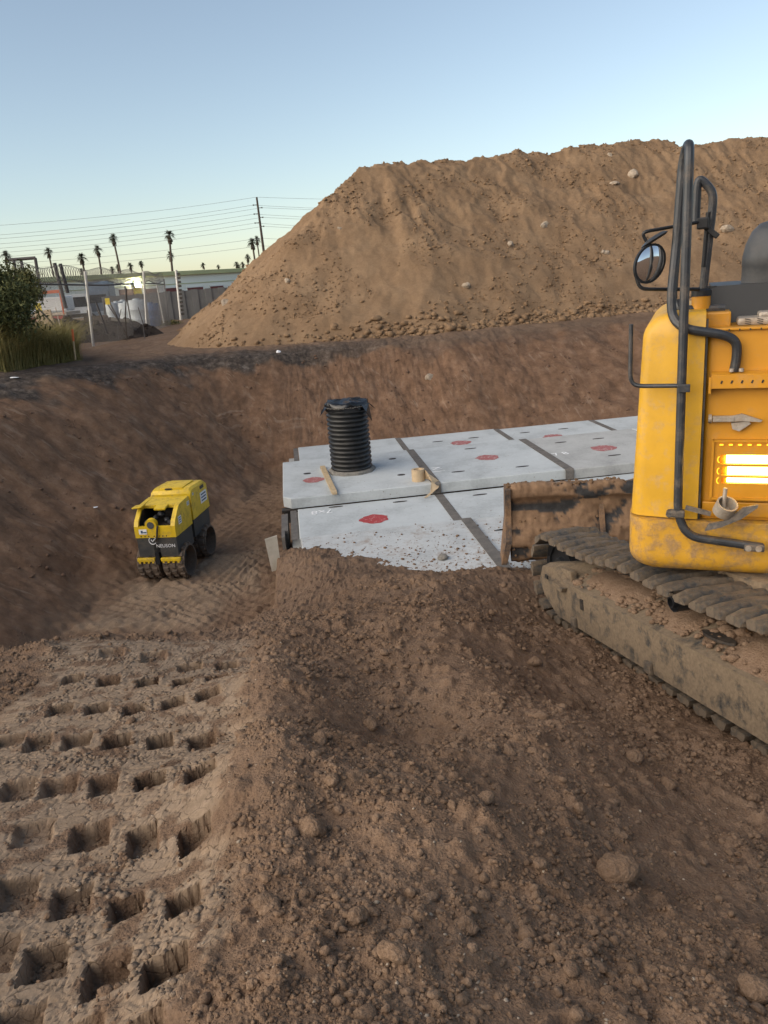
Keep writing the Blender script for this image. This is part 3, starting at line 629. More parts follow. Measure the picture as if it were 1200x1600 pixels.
for yy in (-hb, hb):
    for sx in (-1, 1):
        m = MB(); x0, x1 = sx * .03, sx * .365; a, b = min(x0, x1), max(x0, x1)
        out = b if sx > 0 else a; inn = a if sx > 0 else b
        m.lathe([(.05, inn), (.235, inn), (.235, out), (.215, out), (.205, out - sx * .16), (.05, out - sx * .16)], 36, (0, yy, .26), 'X')
        dr = m.build('drum', 'muddy_steel', tr, smooth=40)
        m = MB()
        for k in range(14):
            for j in range(3):
                t = 2 * math.pi * (k + .5 * (j % 2)) / 14; cx = a + (b - a) * (j + .5) / 3; rt = Matrix.Rotation(-t, 3, 'X')
                base = [Vector((cx + px, py, .23)) for px, py in ((-.042, -.036), (.042, -.036), (.042, .036), (-.042, .036))]; topq = [Vector((cx + px * .75, py * .75, .262)) for px, py in ((-.042, -.036), (.042, -.036), (.042, .036), (-.042, .036))]
                rg = [[rt @ q + Vector((0, yy, .26)) for q in ring] for ring in (base, topq)]; m.loft(rg)
        m.build('drum_pads', 'muddy_steel', dr); o = MB().cyl((out - sx * .17, yy, .26), (out - sx * .12, yy, .26), .07, n=16).build('hub', 'dark_steel', dr)
def rbox(name, mat, x0, x1, y0, y1, z0, z1, bev=.02, parent=None):
    return MB().box(((x0 + x1) / 2, (y0 + y1) / 2, (z0 + z1) / 2), (x1 - x0, y1 - y0, z1 - z0), bev=bev).build(name, mat, parent or tr, smooth=35)
yf = -hb - .22
m = MB(); m.prism([(-.30, .40), (.30, .40), (.30, .70), (-.30, .70)], yf, -.06, 'Y'); m.box((0, -hb, .36), (.5, .3, .18)); m.build('front_chassis', 'roller_grey', tr)
m = MB(); m.prism([(-.29, .45), (.29, .45), (.30, .74), (-.30, .74)], .04, hb + .26, 'Y'); m.box((0, hb, .38), (.5, .3, .2)); m.build('rear_chassis', 'roller_grey', tr)
rbox('articulation_joint', 'dark_steel', -.10, .10, -.1, .1, .3, .62)
# front hood: side profile (y,z) extruded, with an open bay in the sloping front
hp = [(yf - .01, .69), (yf - .01, .86), (yf + .03, .93), (yf + .20, 1.08), (yf + .28, 1.11), (-.05, 1.13), (-.03, 1.10), (-.03, .69)]
sides = []
for sx in (-1, 1):
    x0, x1 = sx * .31, sx * .245; m = MB(); m.prism(hp, min(x0, x1), max(x0, x1), 'X'); m.build('hood_side', 'roller_yellow', tr)
m = MB(); m.box((0, yf + .012, .775), (.50, .05, .168)); m.build('hood_front', 'roller_yellow', tr)
m = MB(); m.prism([(yf + .26, 1.10), (-.05, 1.128), (-.05, 1.085), (yf + .26, 1.055)], -.246, .246, 'X'); m.box((.055, yf + .20, 1.085), (.17, .16, .03), Matrix.Rotation(R(10), 3, 'X'), bev=.008); m.build('hood_top', 'roller_yellow', tr)
rbox('engine_bay', 'black_rubber', -.244, .244, yf + .06, -.06, .70, .84, .0)
for sx in (-1, 1): MB().prism([(yf + .045, .80), (yf + .045, .90), (yf + .20, 1.045), (-.07, 1.06), (-.07, .80)], sx * .2435 - .0015, sx * .2435 + .0015, 'X').build('bay_black_sheet', 'black_rubber', tr)  # thin black sheets over the yellow inner faces, blackening the bay
MB().box((0, -.075, .93), (.484, .01, .3)).build('bay_black_sheet', 'black_rubber', tr)
m = MB()
for q in ((-.16, yf + .13, .88), (-.05, yf + .2, .93), (.13, yf + .18, .90), (.2, yf + .12, .87), (.02, yf + .26, .96)): m.blob(q, .055, (1, 1, .9), .2, 2, int(q[0] * 100))
m.build('engine_block', 'dark_steel', tr)
m = MB(); m.cyl((-.05, yf - .015, .88), (-.05, yf + .06, .89), .085, n=24); m.box((-.05, yf + .02, .83), (.15, .06, .09)); m.build('lamp_housing', 'roller_yellow', tr)
MB().cyl((-.05, yf - .022, .88), (-.05, yf + .01, .88), .052, n=20).build('head_lamp', 'lamp_glass', tr)
m = MB(); m.box((-.265, yf + .15, 1.118), (.15, .15, .02), Matrix.Rotation(R(-6), 3, 'Y'), bev=.006); m.build('open_lid', 'roller_yellow', tr)
m = MB().tube([(.06, yf - .03, .87), (.05, yf - .045, .80), (.03, yf - .04, .71), (.0, yf - .03, .64)], .014, 8, .03); m.build('hose', 'black_rubber', tr)
for x in (-.22, -.16, -.105, -.02, .06, .11, .165): MB().cyl((x, yf - .02, .715), (x, yf - .01, .715), .009, n=8).build('bolt', 'black_rubber', tr)
# rear hood
hp2 = [(.02, .73), (.02, 1.14), (.06, 1.19), (.14, 1.215), (hb + .18, 1.20), (hb + .27, 1.15), (hb + .29, .74)]
m = MB(); rgs = []
for x, k in ((-.315, .03), (-.28, 0.0), (.28, 0.0), (.315, .03)): rgs.append([Vector((x, y * (1 - k * .4), z - (k if z > 1 else 0))) for y, z in hp2])
m.loft(rgs); m.build('rear_hood', 'roller_yellow', tr, smooth=30)
rbox('rear_hood_rib', 'roller_yellow', -.18, .18, .10, hb + .1, 1.195, 1.228, .012); rbox('fuel_cap', 'black_rubber', -.09, .01, .06, .11, 1.2, 1.215, .003)
for (x0, x1, yc, zc, w_, h_) in ((-.24, -.12, yf - .019, .785, .12, .075),): 
    o = MB().box(((x0 + x1) / 2, yc, zc), (w_, .004, h_)).build('sticker', 'sticker', tr); MB().box((-.195, yc - .003, zc), (.03, .002, .04)).build('sticker_print', 'sticker_ink', o); MB().box((-.15, yc - .003, zc - .01), (.05, .002, .02)).build('sticker_print', 'sticker_ink', o)
for (yc, zc, ly, lz, xo) in ((yf + .19, .89, .11, .115, .3125), (-.10, 1.03, .08, .06, .3125), (hb + .08, .96, .26, .17, .3175), (.12, 1.11, .05, .04, .3175)):
    o = MB().box((xo, yc, zc), (.004, ly, lz)).build('sticker', 'sticker', tr)
    for k in range(3): MB().box((xo + .0025, yc, zc + lz * (.28 - .28 * k)), (.002, ly * .75, lz * .13)).build('sticker_print', 'sticker_ink', o)
m = MB(); m.box((.3165, hb + .06, 1.12), (.004, .16, .05)); m.build('warning_sticker', 'roller_grey', tr)
# scraper bars, tow bracket, emblem and lettering
for x0, x1 in ((-.33, -.06), (.03, .33)):
    m = MB(); m.box(((x0 + x1) / 2, yf - .02, .36), (x1 - x0, .05, .055), bev=.012)
    for k in range(4): xx = x0 + (x1 - x0) * (k + .5) / 4; m.box((xx, yf - .02, .325), (.03, .04, .03))
    m.build('scraper_bar', 'roller_yellow', tr)
m = MB(); m.box((-.015, yf - .01, .38), (.06, .06, .18)); m.box((-.015, yf + .02, .5), (.10, .04, .2)); m.build('tow_bracket', 'dark_steel', tr)
ring = []
for k in range(28): t = R(20) + R(300) * k / 27; ring.append((-.06 + .055 * math.cos(t), yf - .006, .645 + .055 * math.sin(t)))
MB().tube(ring, .006, 6).build('emblem', 'sticker', tr)
m = MB().tube([(-.085, yf - .006, .66), (-.06, yf - .006, .63), (-.03, yf - .006, .665)], .007, 6); m.build('emblem', 'sticker', tr)
o = link('lettering', text_mesh('NEUSON', .072, .001), 'sticker', tr); o.location = (.125, yf - .004, .56); o.rotation_euler = (R(90), 0, 0)
# ================================================================ EXCAVATOR
mat_simple('machine_yellow', (0.60, 0.335, 0.022), 0.42, var=.14, scale=3, dirt=.6, dirtcol=(.42, .28, .13), dscale=11, dlo=.585)
mat_simple('machine_orange', (0.56, 0.255, 0.014), 0.45, var=.12, scale=3, dirt=.5, dirtcol=(.33, .21, .10), dscale=6, dlo=.60)
mat_simple('machine_worn', (0.58, 0.31, 0.025), 0.55, var=.15, scale=3, dirt=.85, dirtcol=(.30, .19, .10), dscale=8, dlo=.515, bump=.5)
mat_simple('rail_steel', (0.045, 0.05, 0.058), 0.42, metal=.3, var=.25, dirt=.5, dirtcol=(.18, .15, .12), dscale=9, dlo=.58)
mat_simple('rail_dirty', (0.07, 0.068, 0.066), 0.6, metal=.2, var=.25, dirt=.8, dirtcol=(.22, .18, .14), dscale=14, dlo=.5, bump=.4)
mat_simple('black_plastic', (0.012, 0.013, 0.015), .5, var=.2); mat_simple('stack_plastic', (0.05, 0.055, 0.062), .5, var=.15, dirt=.3, dirtcol=(.12, .11, .1), dscale=5)
mat_simple('galv', (0.42, 0.38, 0.33), .5, metal=.4, var=.25, scale=20, dirt=.5, dirtcol=(.3, .22, .14), dscale=12)
mat_simple('track_steel', (0.055, 0.058, 0.06), .5, metal=.3, var=.3, dirt=.95, dirtcol=(.155, .12, .086), dscale=9, dlo=.46, bump=.8)
mat_simple('frame_mud', (0.035, 0.042, 0.047), .5, metal=.2, var=.3, dirt=1.0, dirtcol=(.19, .143, .095), dscale=6, dlo=.415, bump=.8)
mat_simple('blade_mud', (0.035, 0.036, 0.04), .55, var=.3, dirt=.97, dirtcol=(.20, .122, .07), dscale=3.2, dlo=.47, bump=.9)
mat_simple('mirror_glass', (0.85, 0.85, 0.85), .03, metal=1.0, var=.0)
mat_emit('strobe', (1.0, 0.66, 0.16), 9.0); mat_emit('painted_strobe_glow', (1.0, 0.45, 0.02), 1.2)
tA, tB = yp(840, 955, 7.0), yp(1200, 1190, 3.6)
fx = (tA - tB).normalized(); fy = Vector((0, 0, 1)).cross(fx).normalized(); fz = fx.cross(fy)
XM = Matrix(((fx.x, fy.x, fz.x, tB.x), (fx.y, fy.y, fz.y, tB.y), (fx.z, fy.z, fz.z, tB.z - .045), (0, 0, 0, 1)))
ex = empty('excavator', XM, 'muddy yellow crawler excavator on the right with mirror and lit amber strobe', 'excavator')
XI = XM.inverted()
def tracked(y0, visible):
    """one crawler track; y0 = outer edge, inner edge y0-.6*side"""
    sg = 1 if visible else -1
    tr_ = bpy.data.objects.new('crawler_track', None); COL.objects.link(tr_); tr_.parent = ex; tr_.location = (0, y0, 0)
    xf, xr, zc, rad = 3.33, -.85, .42, .375; W = .58 * sg
    # shoe path: centre line of the plates
    per = 2 * (xf - xr) + 2 * math.pi * rad; n = 54; sh = None
    for i in range(n):
        t = per * i / n; Ls = xf - xr
        if t < Ls: x, z, a = xr + t, zc + rad, 0.0; z -= .07 * math.sin(math.pi * min(1, max(0, (t / Ls - .12) / .52))) * (1 if t / Ls < .64 else 0) + .05 * math.sin(math.pi * max(0, (t / Ls - .64) / .36))
        elif t < Ls + math.pi * rad: q = (t - Ls) / rad; x, z, a = xf + rad * math.sin(q), zc + rad * math.cos(q), q
        elif t < 2 * Ls + math.pi * rad: x, z, a = xf - (t - Ls - math.pi * rad), zc - rad, math.pi
        else: q = (t - 2 * Ls - math.pi * rad) / rad; x, z, a = xr - rad * math.sin(q), zc - rad * math.cos(q), math.pi + q
        if sh is None or i % 3 == 0:
            r = random.Random(i); pr = [(-.090, -.02), (-.088, .022), (-.06, .050), (-.02, .046), (.02, .058), (.055, .046), (.082, .016), (.088, -.02), (.075, -.032), (-.07, -.032)]
            rings = []
            for k in range(7):
                yy = -.06 * sg - W * .93 * k / 6; ed = .022 if k in (0, 6) else (.006 if k in (1, 5) else 0)
                rings.append([Vector((px * .88 * (1 - ed * 3) + r.uniform(-.005, .005), yy + r.uniform(-.006, .006), pz_ * (1 - ed * 20) + (r.uniform(0, .022) if pz_ > 0 else 0))) for px, pz_ in pr])
            m = MB().loft(rings); o = m.build('track_shoe', 'track_steel', tr_, smooth=45); sh = o.data
            if i % 3 == 0: tracked.pool.append(sh)
        else: o = link('track_shoe', random.choice(tracked.pool), None, tr_)
        o.location = (x, 0, z); o.rotation_euler = (0, a, 0)
    # inner chain
    m = MB()
    for i in range(n):
        t = per * (i + .5) / n; Ls = xf - xr
        if t < Ls: x, z, a = xr + t, zc + rad - .07, 0.0
        elif t < Ls + math.pi * rad: q = (t - Ls) / rad; x, z, a = xf + (rad - .07) * math.sin(q), zc + (rad - .07) * math.cos(q), q
        elif t < 2 * Ls + math.pi * rad: x, z, a = xf - (t - Ls - math.pi * rad), zc - rad + .07, math.pi
        else: q = (t - 2 * Ls - math.pi * rad) / rad; x, z, a = xr - (rad - .07) * math.sin(q), zc - (rad - .07) * math.cos(q), math.pi + q
        rt = Matrix.Rotation(a, 3, 'Y')
        for yy in (-.22 * sg, -.34 * sg): m.box((x, yy, z), (.17, .03, .075), rt)
    m.build('chain', 'dark_steel', tr_); 
    # idler, sprocket, rollers
    def wheel(name, x, z, r, w_, yc=-.28):
        m = MB().lathe([(.03, -w_ / 2), (r * .55, -w_ / 2), (r * .6, -w_ * .3), (r * .86, -w_ * .3), (r, -w_ / 2 + .02), (r, w_ / 2 - .02), (r * .86, w_ * .3), (r * .6, w_ * .3), (r * .55, w_ / 2), (.03, w_ / 2)], 28, (x, yc * sg, z), 'Y'); return m.build(name, 'dark_steel', tr_, smooth=40)
    wheel('idler', xf, zc, .29, .16); wheel('sprocket', xr, zc, .30, .12)
    for x in (2.85, 2.4, 1.95, 1.5, 1.05, .6, .15, -.3): wheel('track_roller', x, .155, .085, .34)
    wheel('carrier_roller', 1.02, .70, .07, .30, -.20)
    # side frame: sloping plates with pockets
    pts = [(xr + .3, .13), (3.0, .11), (3.30, .26), (3.40, .40), (3.30, .56), (3.02, .60), (2.82, .50), (xr + .3, .47)]
    m = MB(); f0, f1, f2 = -.02, -.10, -.46
    ring0 = [Vector((x, f1 * sg, z)) for x, z in pts]; ring1 = [Vector((x, f0 * sg, z)) for x, z in [(x_, .2 + (z_ - .2) * .93) for x_, z_ in pts]]
    ring2 = [Vector((x, f2 * sg, z + (.10 if z > .45 and x < 2.9 else 0))) for x, z in pts]
    m.loft([ring1, ring0, ring2]); fm = m.build('track_frame', 'frame_mud', tr_)
    m = MB()
    for x, z, w_, h_ in ((2.42, .36, .05, .085), (3.20, .45, .06, .04)): m.box((x, -.018 * sg, z), (w_, .02, h_))
    for x0 in (1.05,): m.box((x0, -.16 * sg, .535), (.2, .12, .02), Matrix.Rotation(R(12) * sg, 3, 'X'))
    if visible:
        MB().box((2.42, -.018, .36), (.055, .02, .09), bev=.004).build('frame_opening', 'black_rubber', fm); MB().box((3.20, -.018, .45), (.06, .02, .04), bev=.004).build('frame_opening', 'black_rubber', fm)
        MB().prism([(.70 + .17 * math.cos(t), -.19 + .05 * math.sin(t)) for t in (2 * math.pi * k / 16 for k in range(16))], .515, .532).build('frame_opening', 'black_rubber', fm)
        m = MB(); m.prism([(2.98, .47), (2.72, .44), (2.75, .40), (3.0, .42)], -.06, .03, 'Y'); m.box((2.87, -.10, .53), (.25, .06, .09), bev=.01); m.build('step_bracket', 'frame_mud', fm)
        for x in (2.6, 1.3): MB().box((x, -.012, .16), (.10, .04, .09), bev=.015).build('roller_guard', 'track_steel', fm)
        # loose dirt heaped on the frame
        r = random.Random(4); m = MB()
        for k in range(420):
            x = r.uniform(-.2, 2.75); t = r.random(); yy = -.06 - t * .36; zz = .47 + t * .09 + .02; rad_ = r.uniform(.006, .030) * (1.0 if r.random() < .85 else 1.7)
            m.blob((x, yy, zz), rad_, (1, 1, .7), .25, 1, k)
        o = m.build('loose_dirt', 'clod_soil', fm, smooth=80); o['kind'] = 'stuff'
        V = []; nx, ny = 70, 10; rr2 = np.random.default_rng(3)
        for j in range(ny):
            for i in range(nx):
                x = -.3 + 3.05 * i / (nx - 1); t = j / (ny - 1); V.append((x, -.055 - t * .42, .462 + t * .11 + (.05 * math.sin(t * math.pi) * (1 + .6 * math.sin(x * 5) * math.sin(x * 2.3 + 1))) * min(1, max(0, (2.75 - x) * 4)) * (.25 if abs(x - .70) < .28 else 1) + rr2.uniform(-.006, .008)))
        F = [(j * nx + i, j * nx + i + 1, (j + 1) * nx + i + 1, (j + 1) * nx + i) for j in range(ny - 1) for i in range(nx - 1)]
        o = link('dirt_layer', np_mesh('dirt_layer', V, F), 'clod_soil', fm)
    return tr_
tracked.pool = []
t1 = tracked(0.0, True); t1['label'] = 'mud caked track nearest the camera'
tracked(-2.35, False)
m = MB(); m.box((1.2, -1.18, .62), (1.9, 1.25, .4), bev=.05); m.cyl((1.2, -1.18, .8), (1.2, -1.18, 1.0), .55, n=32); m.build('undercarriage', 'frame_mud', ex)

# dozer blade seen from behind
bl, brt = yp(797, 800, 8.35), yp(985, 792, 8.2); bd = (brt - bl).normalized(); 
bn = Vector((bd.y, -bd.x, 0)).normalized(); bu = bd.cross(Vector((-bn.x, -bn.y, 0))).normalized(); bu = bu if bu.z > 0 else -bu
BM = XI @ Matrix(((bd.x, -bn.x, bu.x, bl.x), (bd.y, -bn.y, bu.y, bl.y), (bd.z, -bn.z, bu.z, bl.z), (0, 0, 0, 1)))   # x along, y away, z up
blade = bpy.data.objects.new('dozer_blade', None); COL.objects.link(blade); blade.parent = ex; blade.matrix_local = BM
prof = [(-.02, .31), (-.06, .28), (-.07, .17), (-.03, .13), (-.02, .10), (-.015, .0), (-.055, -.10), (-.11, -.18), (-.14, -.34), (-.10, -.52), (-.03, -.56), (.10, -.55), (.16, -.40), (.20, -.10), (.17, .12), (.09, .28)]
rr2 = random.Random(9)
pp = np.array(prof + [prof[0]]); cum = np.r_[0, np.cumsum(np.hypot(*np.diff(pp, axis=0).T))]; tt = np.linspace(0, cum[-1], 72)[:-1]; py_ = np.interp(tt, cum, pp[:, 0]); pz2 = np.interp(tt, cum, pp[:, 1])
nx_ = 150; XX, TT = np.meshgrid(np.linspace(0, 2.35, nx_), np.arange(len(tt)), indexing='ij'); YY = py_[TT]; ZZ = pz2[TT]
cy, cz_ = YY.mean(), ZZ.mean(); dn = np.stack([YY - cy, (ZZ - cz_) * .35], 2); dn /= np.linalg.norm(dn, axis=2)[:, :, None]
sarc = tt[TT]; mud = fbm((XX + 3).ravel(), sarc.ravel() * 1.6, 2.6, 5, .55).reshape(XX.shape) + .46 - .75 * np.exp(-((ZZ - .07) / .06) ** 2) * (XX < .8) - .8 * np.exp(-((ZZ - .22) / .09) ** 2) * sstep(.66, .8, XX)
mudt = np.clip(mud, 0, 1) ** .6; th_ = mudt * .045 + .012 * fbm(XX.ravel() * 1.0, sarc.ravel(), 14, 3).reshape(XX.shape) * (mud > 0)
V = np.stack([XX, YY + dn[:, :, 0] * th_, ZZ + dn[:, :, 1] * th_], 2).reshape(-1, 3); nt_ = len(tt)
ii, jj = np.meshgrid(np.arange(nx_ - 1), np.arange(nt_), indexing='ij'); j2 = (jj + 1) % nt_
me = np_mesh('moldboard', V, np.c_[(ii * nt_ + jj).ravel(), (ii * nt_ + j2).ravel(), ((ii + 1) * nt_ + j2).ravel(), ((ii + 1) * nt_ + jj).ravel()])
at = me.attributes.new('mud', 'FLOAT', 'POINT'); at.data.foreach_set('value', np.clip(mud.ravel() * 9, 0, 1).astype(np.float32))
sN = NB('blade_caked'); n_ = sN.noise(11, 5, .7); sN.set(sN.mix(sN.attr('mud'), sN.ramp(n_, [(.3, (.012, .013, .015)), (.7, (.05, .05, .053))]), sN.ramp(n_, [(.3, (.12, .072, .042)), (.7, (.24, .15, .088))])), .85); sN.bump(n_, .6, .012)
link('moldboard', me, 'blade_caked', blade)
m = MB(); m.prism([(-.12, .29), (.10, .31), (.22, -.1), (.14, -.56), (-.16, -.58), (-.17, -.30), (-.10, -.02)], -.06, .005, 'X'); m.v = [(x - (.06 if z < -.4 else 0), y, z) for x, y, z in m.v]; m.build('end_plate', 'blade_mud', blade, smooth=None)
m = MB(); m.prism([(-.02, .1), (.05, .1), (.05, -.52), (-.16, -.52), (-.18, -.30), (-.07, -.05)], .98, 1.04, 'X'); m.build('rib', 'blade_mud', blade)
m = MB()
for k in range(140): m.blob((rr2.uniform(-.04, 1.3), .02 + rr2.uniform(-.07, .07), .31 + rr2.uniform(-.01, .015)), rr2.uniform(.008, .026), (1, 1, .7), .4, 1, k + 90)
for k in range(60): zz = rr2.uniform(-.5, -.05); m.blob((rr2.uniform(-.02, 1.3), -.10 + .05 * (zz > -.15) - .05 * rr2.random(), zz), rr2.uniform(.008, .024), (1, .7, 1), .4, 1, k + 300)
o = m.build('caked_dirt', 'caked_soil', blade); o['kind'] = 'stuff'
for x in (1.0, 1.7): MB().box((x, -.55, -.35), (.14, 1.0, .16), Matrix.Rotation(R(-8), 3, 'X'), bev=.02).build('push_arm', 'frame_mud', blade)

# upper structure: frame u (right, nearer), w (towards camera), z up
K = yp(1105, 880, 4.85); ku = Vector((.927, -.375, 0)); kn = Vector((-.375, -.927, 0)); KZ = 0.0
BW = XI @ Matrix(((ku.x, -kn.x, 0, K.x), (ku.y, -kn.y, 0, K.y), (0, 0, 1, KZ), (0, 0, 0, 1)))     # x = u, y = -w, z = world z
up = bpy.data.objects.new('upper_structure', None); COL.objects.link(up); up.parent = ex; up.matrix_local = BW
def rrect(u0, u1, y0, y1, rfl, rbl=.08, rfr=.02, n=8):
    pts = []
    for cx, cy, r, a0 in ((u0 + rfl, y0 + rfl, rfl, 180), (u1 - rfr, y0 + rfr, rfr, 270), (u1 - .02, y1 - .02, .02, 0), (u0 + rbl, y1 - rbl, rbl, 90)):
        for k in range(n + 1): t = R(a0 + 90 * k / n); pts.append((cx + r * math.cos(t), cy + r * math.sin(t)))
    return pts
def shell(name, mat, u0, u1, y0, y1, z0, z1, rfl, rt=.0, rb=.0, parent=None, lean=0.0):
    zs = []
    for k in range(7): t = k / 6 * math.pi / 2; zs.append((z0 + rb * (1 - math.sin(t)), rb * (1 - math.cos(t)))) if rb else None
    zs = [(z0 + rb * (1 - math.cos(R(90) * k / 6)), rb * (1 - math.sin(R(90) * k / 6))) for k in range(7)] if rb else [(z0, 0)]
    zs += [(z1 - rt + rt * math.sin(R(90) * k / 6), rt * (1 - math.cos(R(90) * k / 6))) for k in range(7)] if rt else [(z1, 0)]
    rings = []
    for z, i in zs:
        f = (z1 - z) / (z1 - z0); rings.append([Vector((a, b, z)) for a, b in rrect(u0 + i - lean * f, u1, y0 + i, y1 - i, max(.03, rfl - i * .3))])
    return MB().loft(rings).build(name, mat, parent or up, smooth=40)
rings = []
for z, i in [(.005, 0)] + [(1.36 - .16 + .16 * math.sin(R(90) * k / 8), .16 * (1 - math.cos(R(90) * k / 8))) for k in range(9)]:
    f = (1.36 - z) / 1.355; l = -.445 - .06 * f + i; arc_ = [(l + .09 - .09 * math.cos(t) * 1.0, .125 - .085 * math.sin(t)) for t in (R(0 + 80 * k / 6) for k in range(7))]
    rings.append([Vector((a, b + i * .35, z)) for a, b in [(-.075, .0), (-.075, 1.3), (l, 1.3)] + arc_ + [(-.22, .002), (-.20, .0)]])
MB().loft(rings).build('corner_panel', 'machine_yellow', up, smooth=22)
shell('base_skirt', 'machine_worn', -.515, 2.1, -.02, 1.5, -.395, -.005, .16, rb=.14)
MB().box((-.066, .03, .66), (.012, .08, 1.30)).build('panel_gap', 'black_rubber', up)
shell('side_door', 'machine_orange', -.06, 2.0, .045, 1.4, .0, 1.235, .02)
m = MB(); m.box((.9, .3, 1.243), (1.9, .56, .016), bev=.004); 
tp = m.build('hood_lid', 'machine_orange', up)
for k in range(16): MB().box((.0 + .06 * k, .0185 + .0, 1.238), (.008, .004, .012)).build('slot', 'black_rubber', tp)
m = MB(); m.prism([(-.045, .972), (.05, .985), (.05, .965), (-.032, .955), (-.032, .885), (-.045, .885)], -.03, 1.4, 'X')
m.box((-.037, -.02, .905), (.014, .06, .10)); sh_ = m.build('step_ledge', 'machine_orange', up)
for k in range(14): MB().box((.03 + .058 * k, -.046, .925), (.010, .003, .020), Matrix.Rotation(R(20), 3, 'Y')).build('slot', 'black_rubber', sh_)
# latch
m = MB(); m.cyl((-.035, .02, .683), (-.015, .02, .683), .028, n=14); m.box((.055, .015, .682), (.13, .035, .038), bev=.006); m.prism([(.10, .70), (.16, .715), (.28, .672), (.27, .662), (.16, .668), (.10, .665)], .0, .02, 'Y'); m.prism([(.10, .655), (.20, .665), (.215, .65), (.15, .60), (.11, .615)], .01, .035, 'Y'); m.build('latch', 'galv', up)
# louvred lamp panel with lit strobe tubes
def slotted(u0, u1, z0, z1, y0, y1, slots):
    m = MB(); zc = z0
    for (su0, su1, sz0, sz1) in slots:
        m.box(((u0 + u1) / 2, (y0 + y1) / 2, (zc + sz0) / 2), (u1 - u0, y1 - y0, sz0 - zc)); m.box(((u0 + su0) / 2, (y0 + y1) / 2, (sz0 + sz1) / 2), (su0 - u0, y1 - y0, sz1 - sz0)); m.box(((su1 + u1) / 2, (y0 + y1) / 2, (sz0 + sz1) / 2), (u1 - su1, y1 - y0, sz1 - sz0)); zc = sz1
    m.box(((u0 + u1) / 2, (y0 + y1) / 2, (zc + z1) / 2), (u1 - u0, y1 - y0, z1 - zc)); return m
sl_ = [(.06, .62, .255, .292), (.06, .62, .306, .366), (.05, .62, .384, .444)]
g = slotted(.0, .72, .145, .545, .015, .045, sl_).build('lamp_panel', 'machine_orange', up)
for u0, u1, z0, z1 in sl_:
    MB().tube([(u0 + .035, .05, (z0 + z1) / 2), (u1 - .03, .05, (z0 + z1) / 2)], (z1 - z0) * .5, 12).build('strobe_tube', 'strobe', g)
for zc in (.413, .336, .272):
    MB().tube([(.045 + .012 * math.cos(t), .0135, zc + .02 * math.sin(t)) for t in (R(90 + 180 * k / 8) for k in range(9))], .0022, 6).build('slot_rim_glow', 'painted_strobe_glow', g)  # emissive arcs paint the tubes' glow onto the slot edges
m = MB(); m.box((.0, .008, .345), (.014, .02, .40)); m.box((.36, .008, .538), (.72, .02, .014)); m.box((.36, .008, .152), (.72, .02, .014)); m.build('panel_frame', 'machine_orange', g)
for k in range(8): MB().box((.05 + .055 * k, .0, .515), (.022, .004, .008)).build('slot', 'painted_strobe_glow', g)  # emission paints strobe light showing at these small slots
m = MB(); m.box((.9, .03, .075), (1.9, .03, .10), bev=.008); m.build('lower_trim', 'machine_orange', up); MB().cyl((.10, .01, .055), (.10, .03, .055), .018, n=12).build('bolt', 'galv', up)
# hand rails
RW = -.10
m = MB().tube([(-.28, .0 + .10, 1.30 + .12), (-.243, RW + .14, 2.25), (-.215, RW + .08, 2.335), (-.208, RW, 2.29), (-.204, RW, .91), (-.199, RW, .06), (-.13, RW - .01, -.085), (.32, RW - .01, -.135)], .0285, 12, .09); m.build('grab_rail', 'rail_steel', up)
m = MB().tube([(-.243, RW + .14, 2.18), (-.262, .06, 1.80), (-.285, .02, 1.46), (-.275, .01, 1.33), (-.20, -.05, 1.262), (.03, -.02, 1.215), (.105, .0, 1.17), (.112, .005, 1.08), (.10, .01, .985)], .029, 12, .07); m.build('grab_rail', 'rail_steel', up)
m = MB().tube([(-.157, .3, 1.9), (-.155, .3, 2.13), (-.14, .3, 2.155), (-.07, .3, 2.08), (-.058, .3, 2.02), (-.095, .3, 1.48)], .026, 12, .05); m.build('mirror_post', 'rail_steel', up)
m = MB(); m.tube([(-.10, .28, 1.62), (-.085, .28, 1.95)], .014, 8); m.box((-.115, .24, 1.885), (.07, .08, .07), bev=.01); m.box((-.06, .27, 1.83), (.10, .035, .035), Matrix.Rotation(R(40), 3, 'Y'), bev=.006); m.build('mirror_clamp', 'black_plastic', up)
m = MB().tube([(-.515, RW + .02, 1.31), (-.515, RW + .02, .96), (-.48, RW + .02, .918), (-.205, RW - .005, .918)], .014, 10, .05); m.build('side_bar', 'rail_steel', up)
m = MB(); m.box((-.19, RW - .03, .905), (.075, .02, .05), bev=.004); br = m.build('clamp_plate', 'rail_steel', up)
m = MB(); m.box((-.205, RW - .01, .075), (.10, .06, .05), bev=.012); m.cyl((-.25, RW - .03, .07), (-.25, RW + .03, .07), .022, n=10); m.build('pipe_clamp', 'rail_dirty', up)
m = MB(); m.box((.27, RW - .02, -.135), (.12, .05, .045), bev=.008); rb_ = m.build('rail_foot', 'rail_dirty', up)
for u in (.235, .295): MB().cyl((u, RW - .055, -.135), (u, RW - .03, -.135), .019, n=12).build('bolt', 'galv', rb_)
for u in (.085, .14): MB().cyl((u, -.02, .985), (u, -.02, 1.005), .015, n=10).build('bolt', 'galv', up)
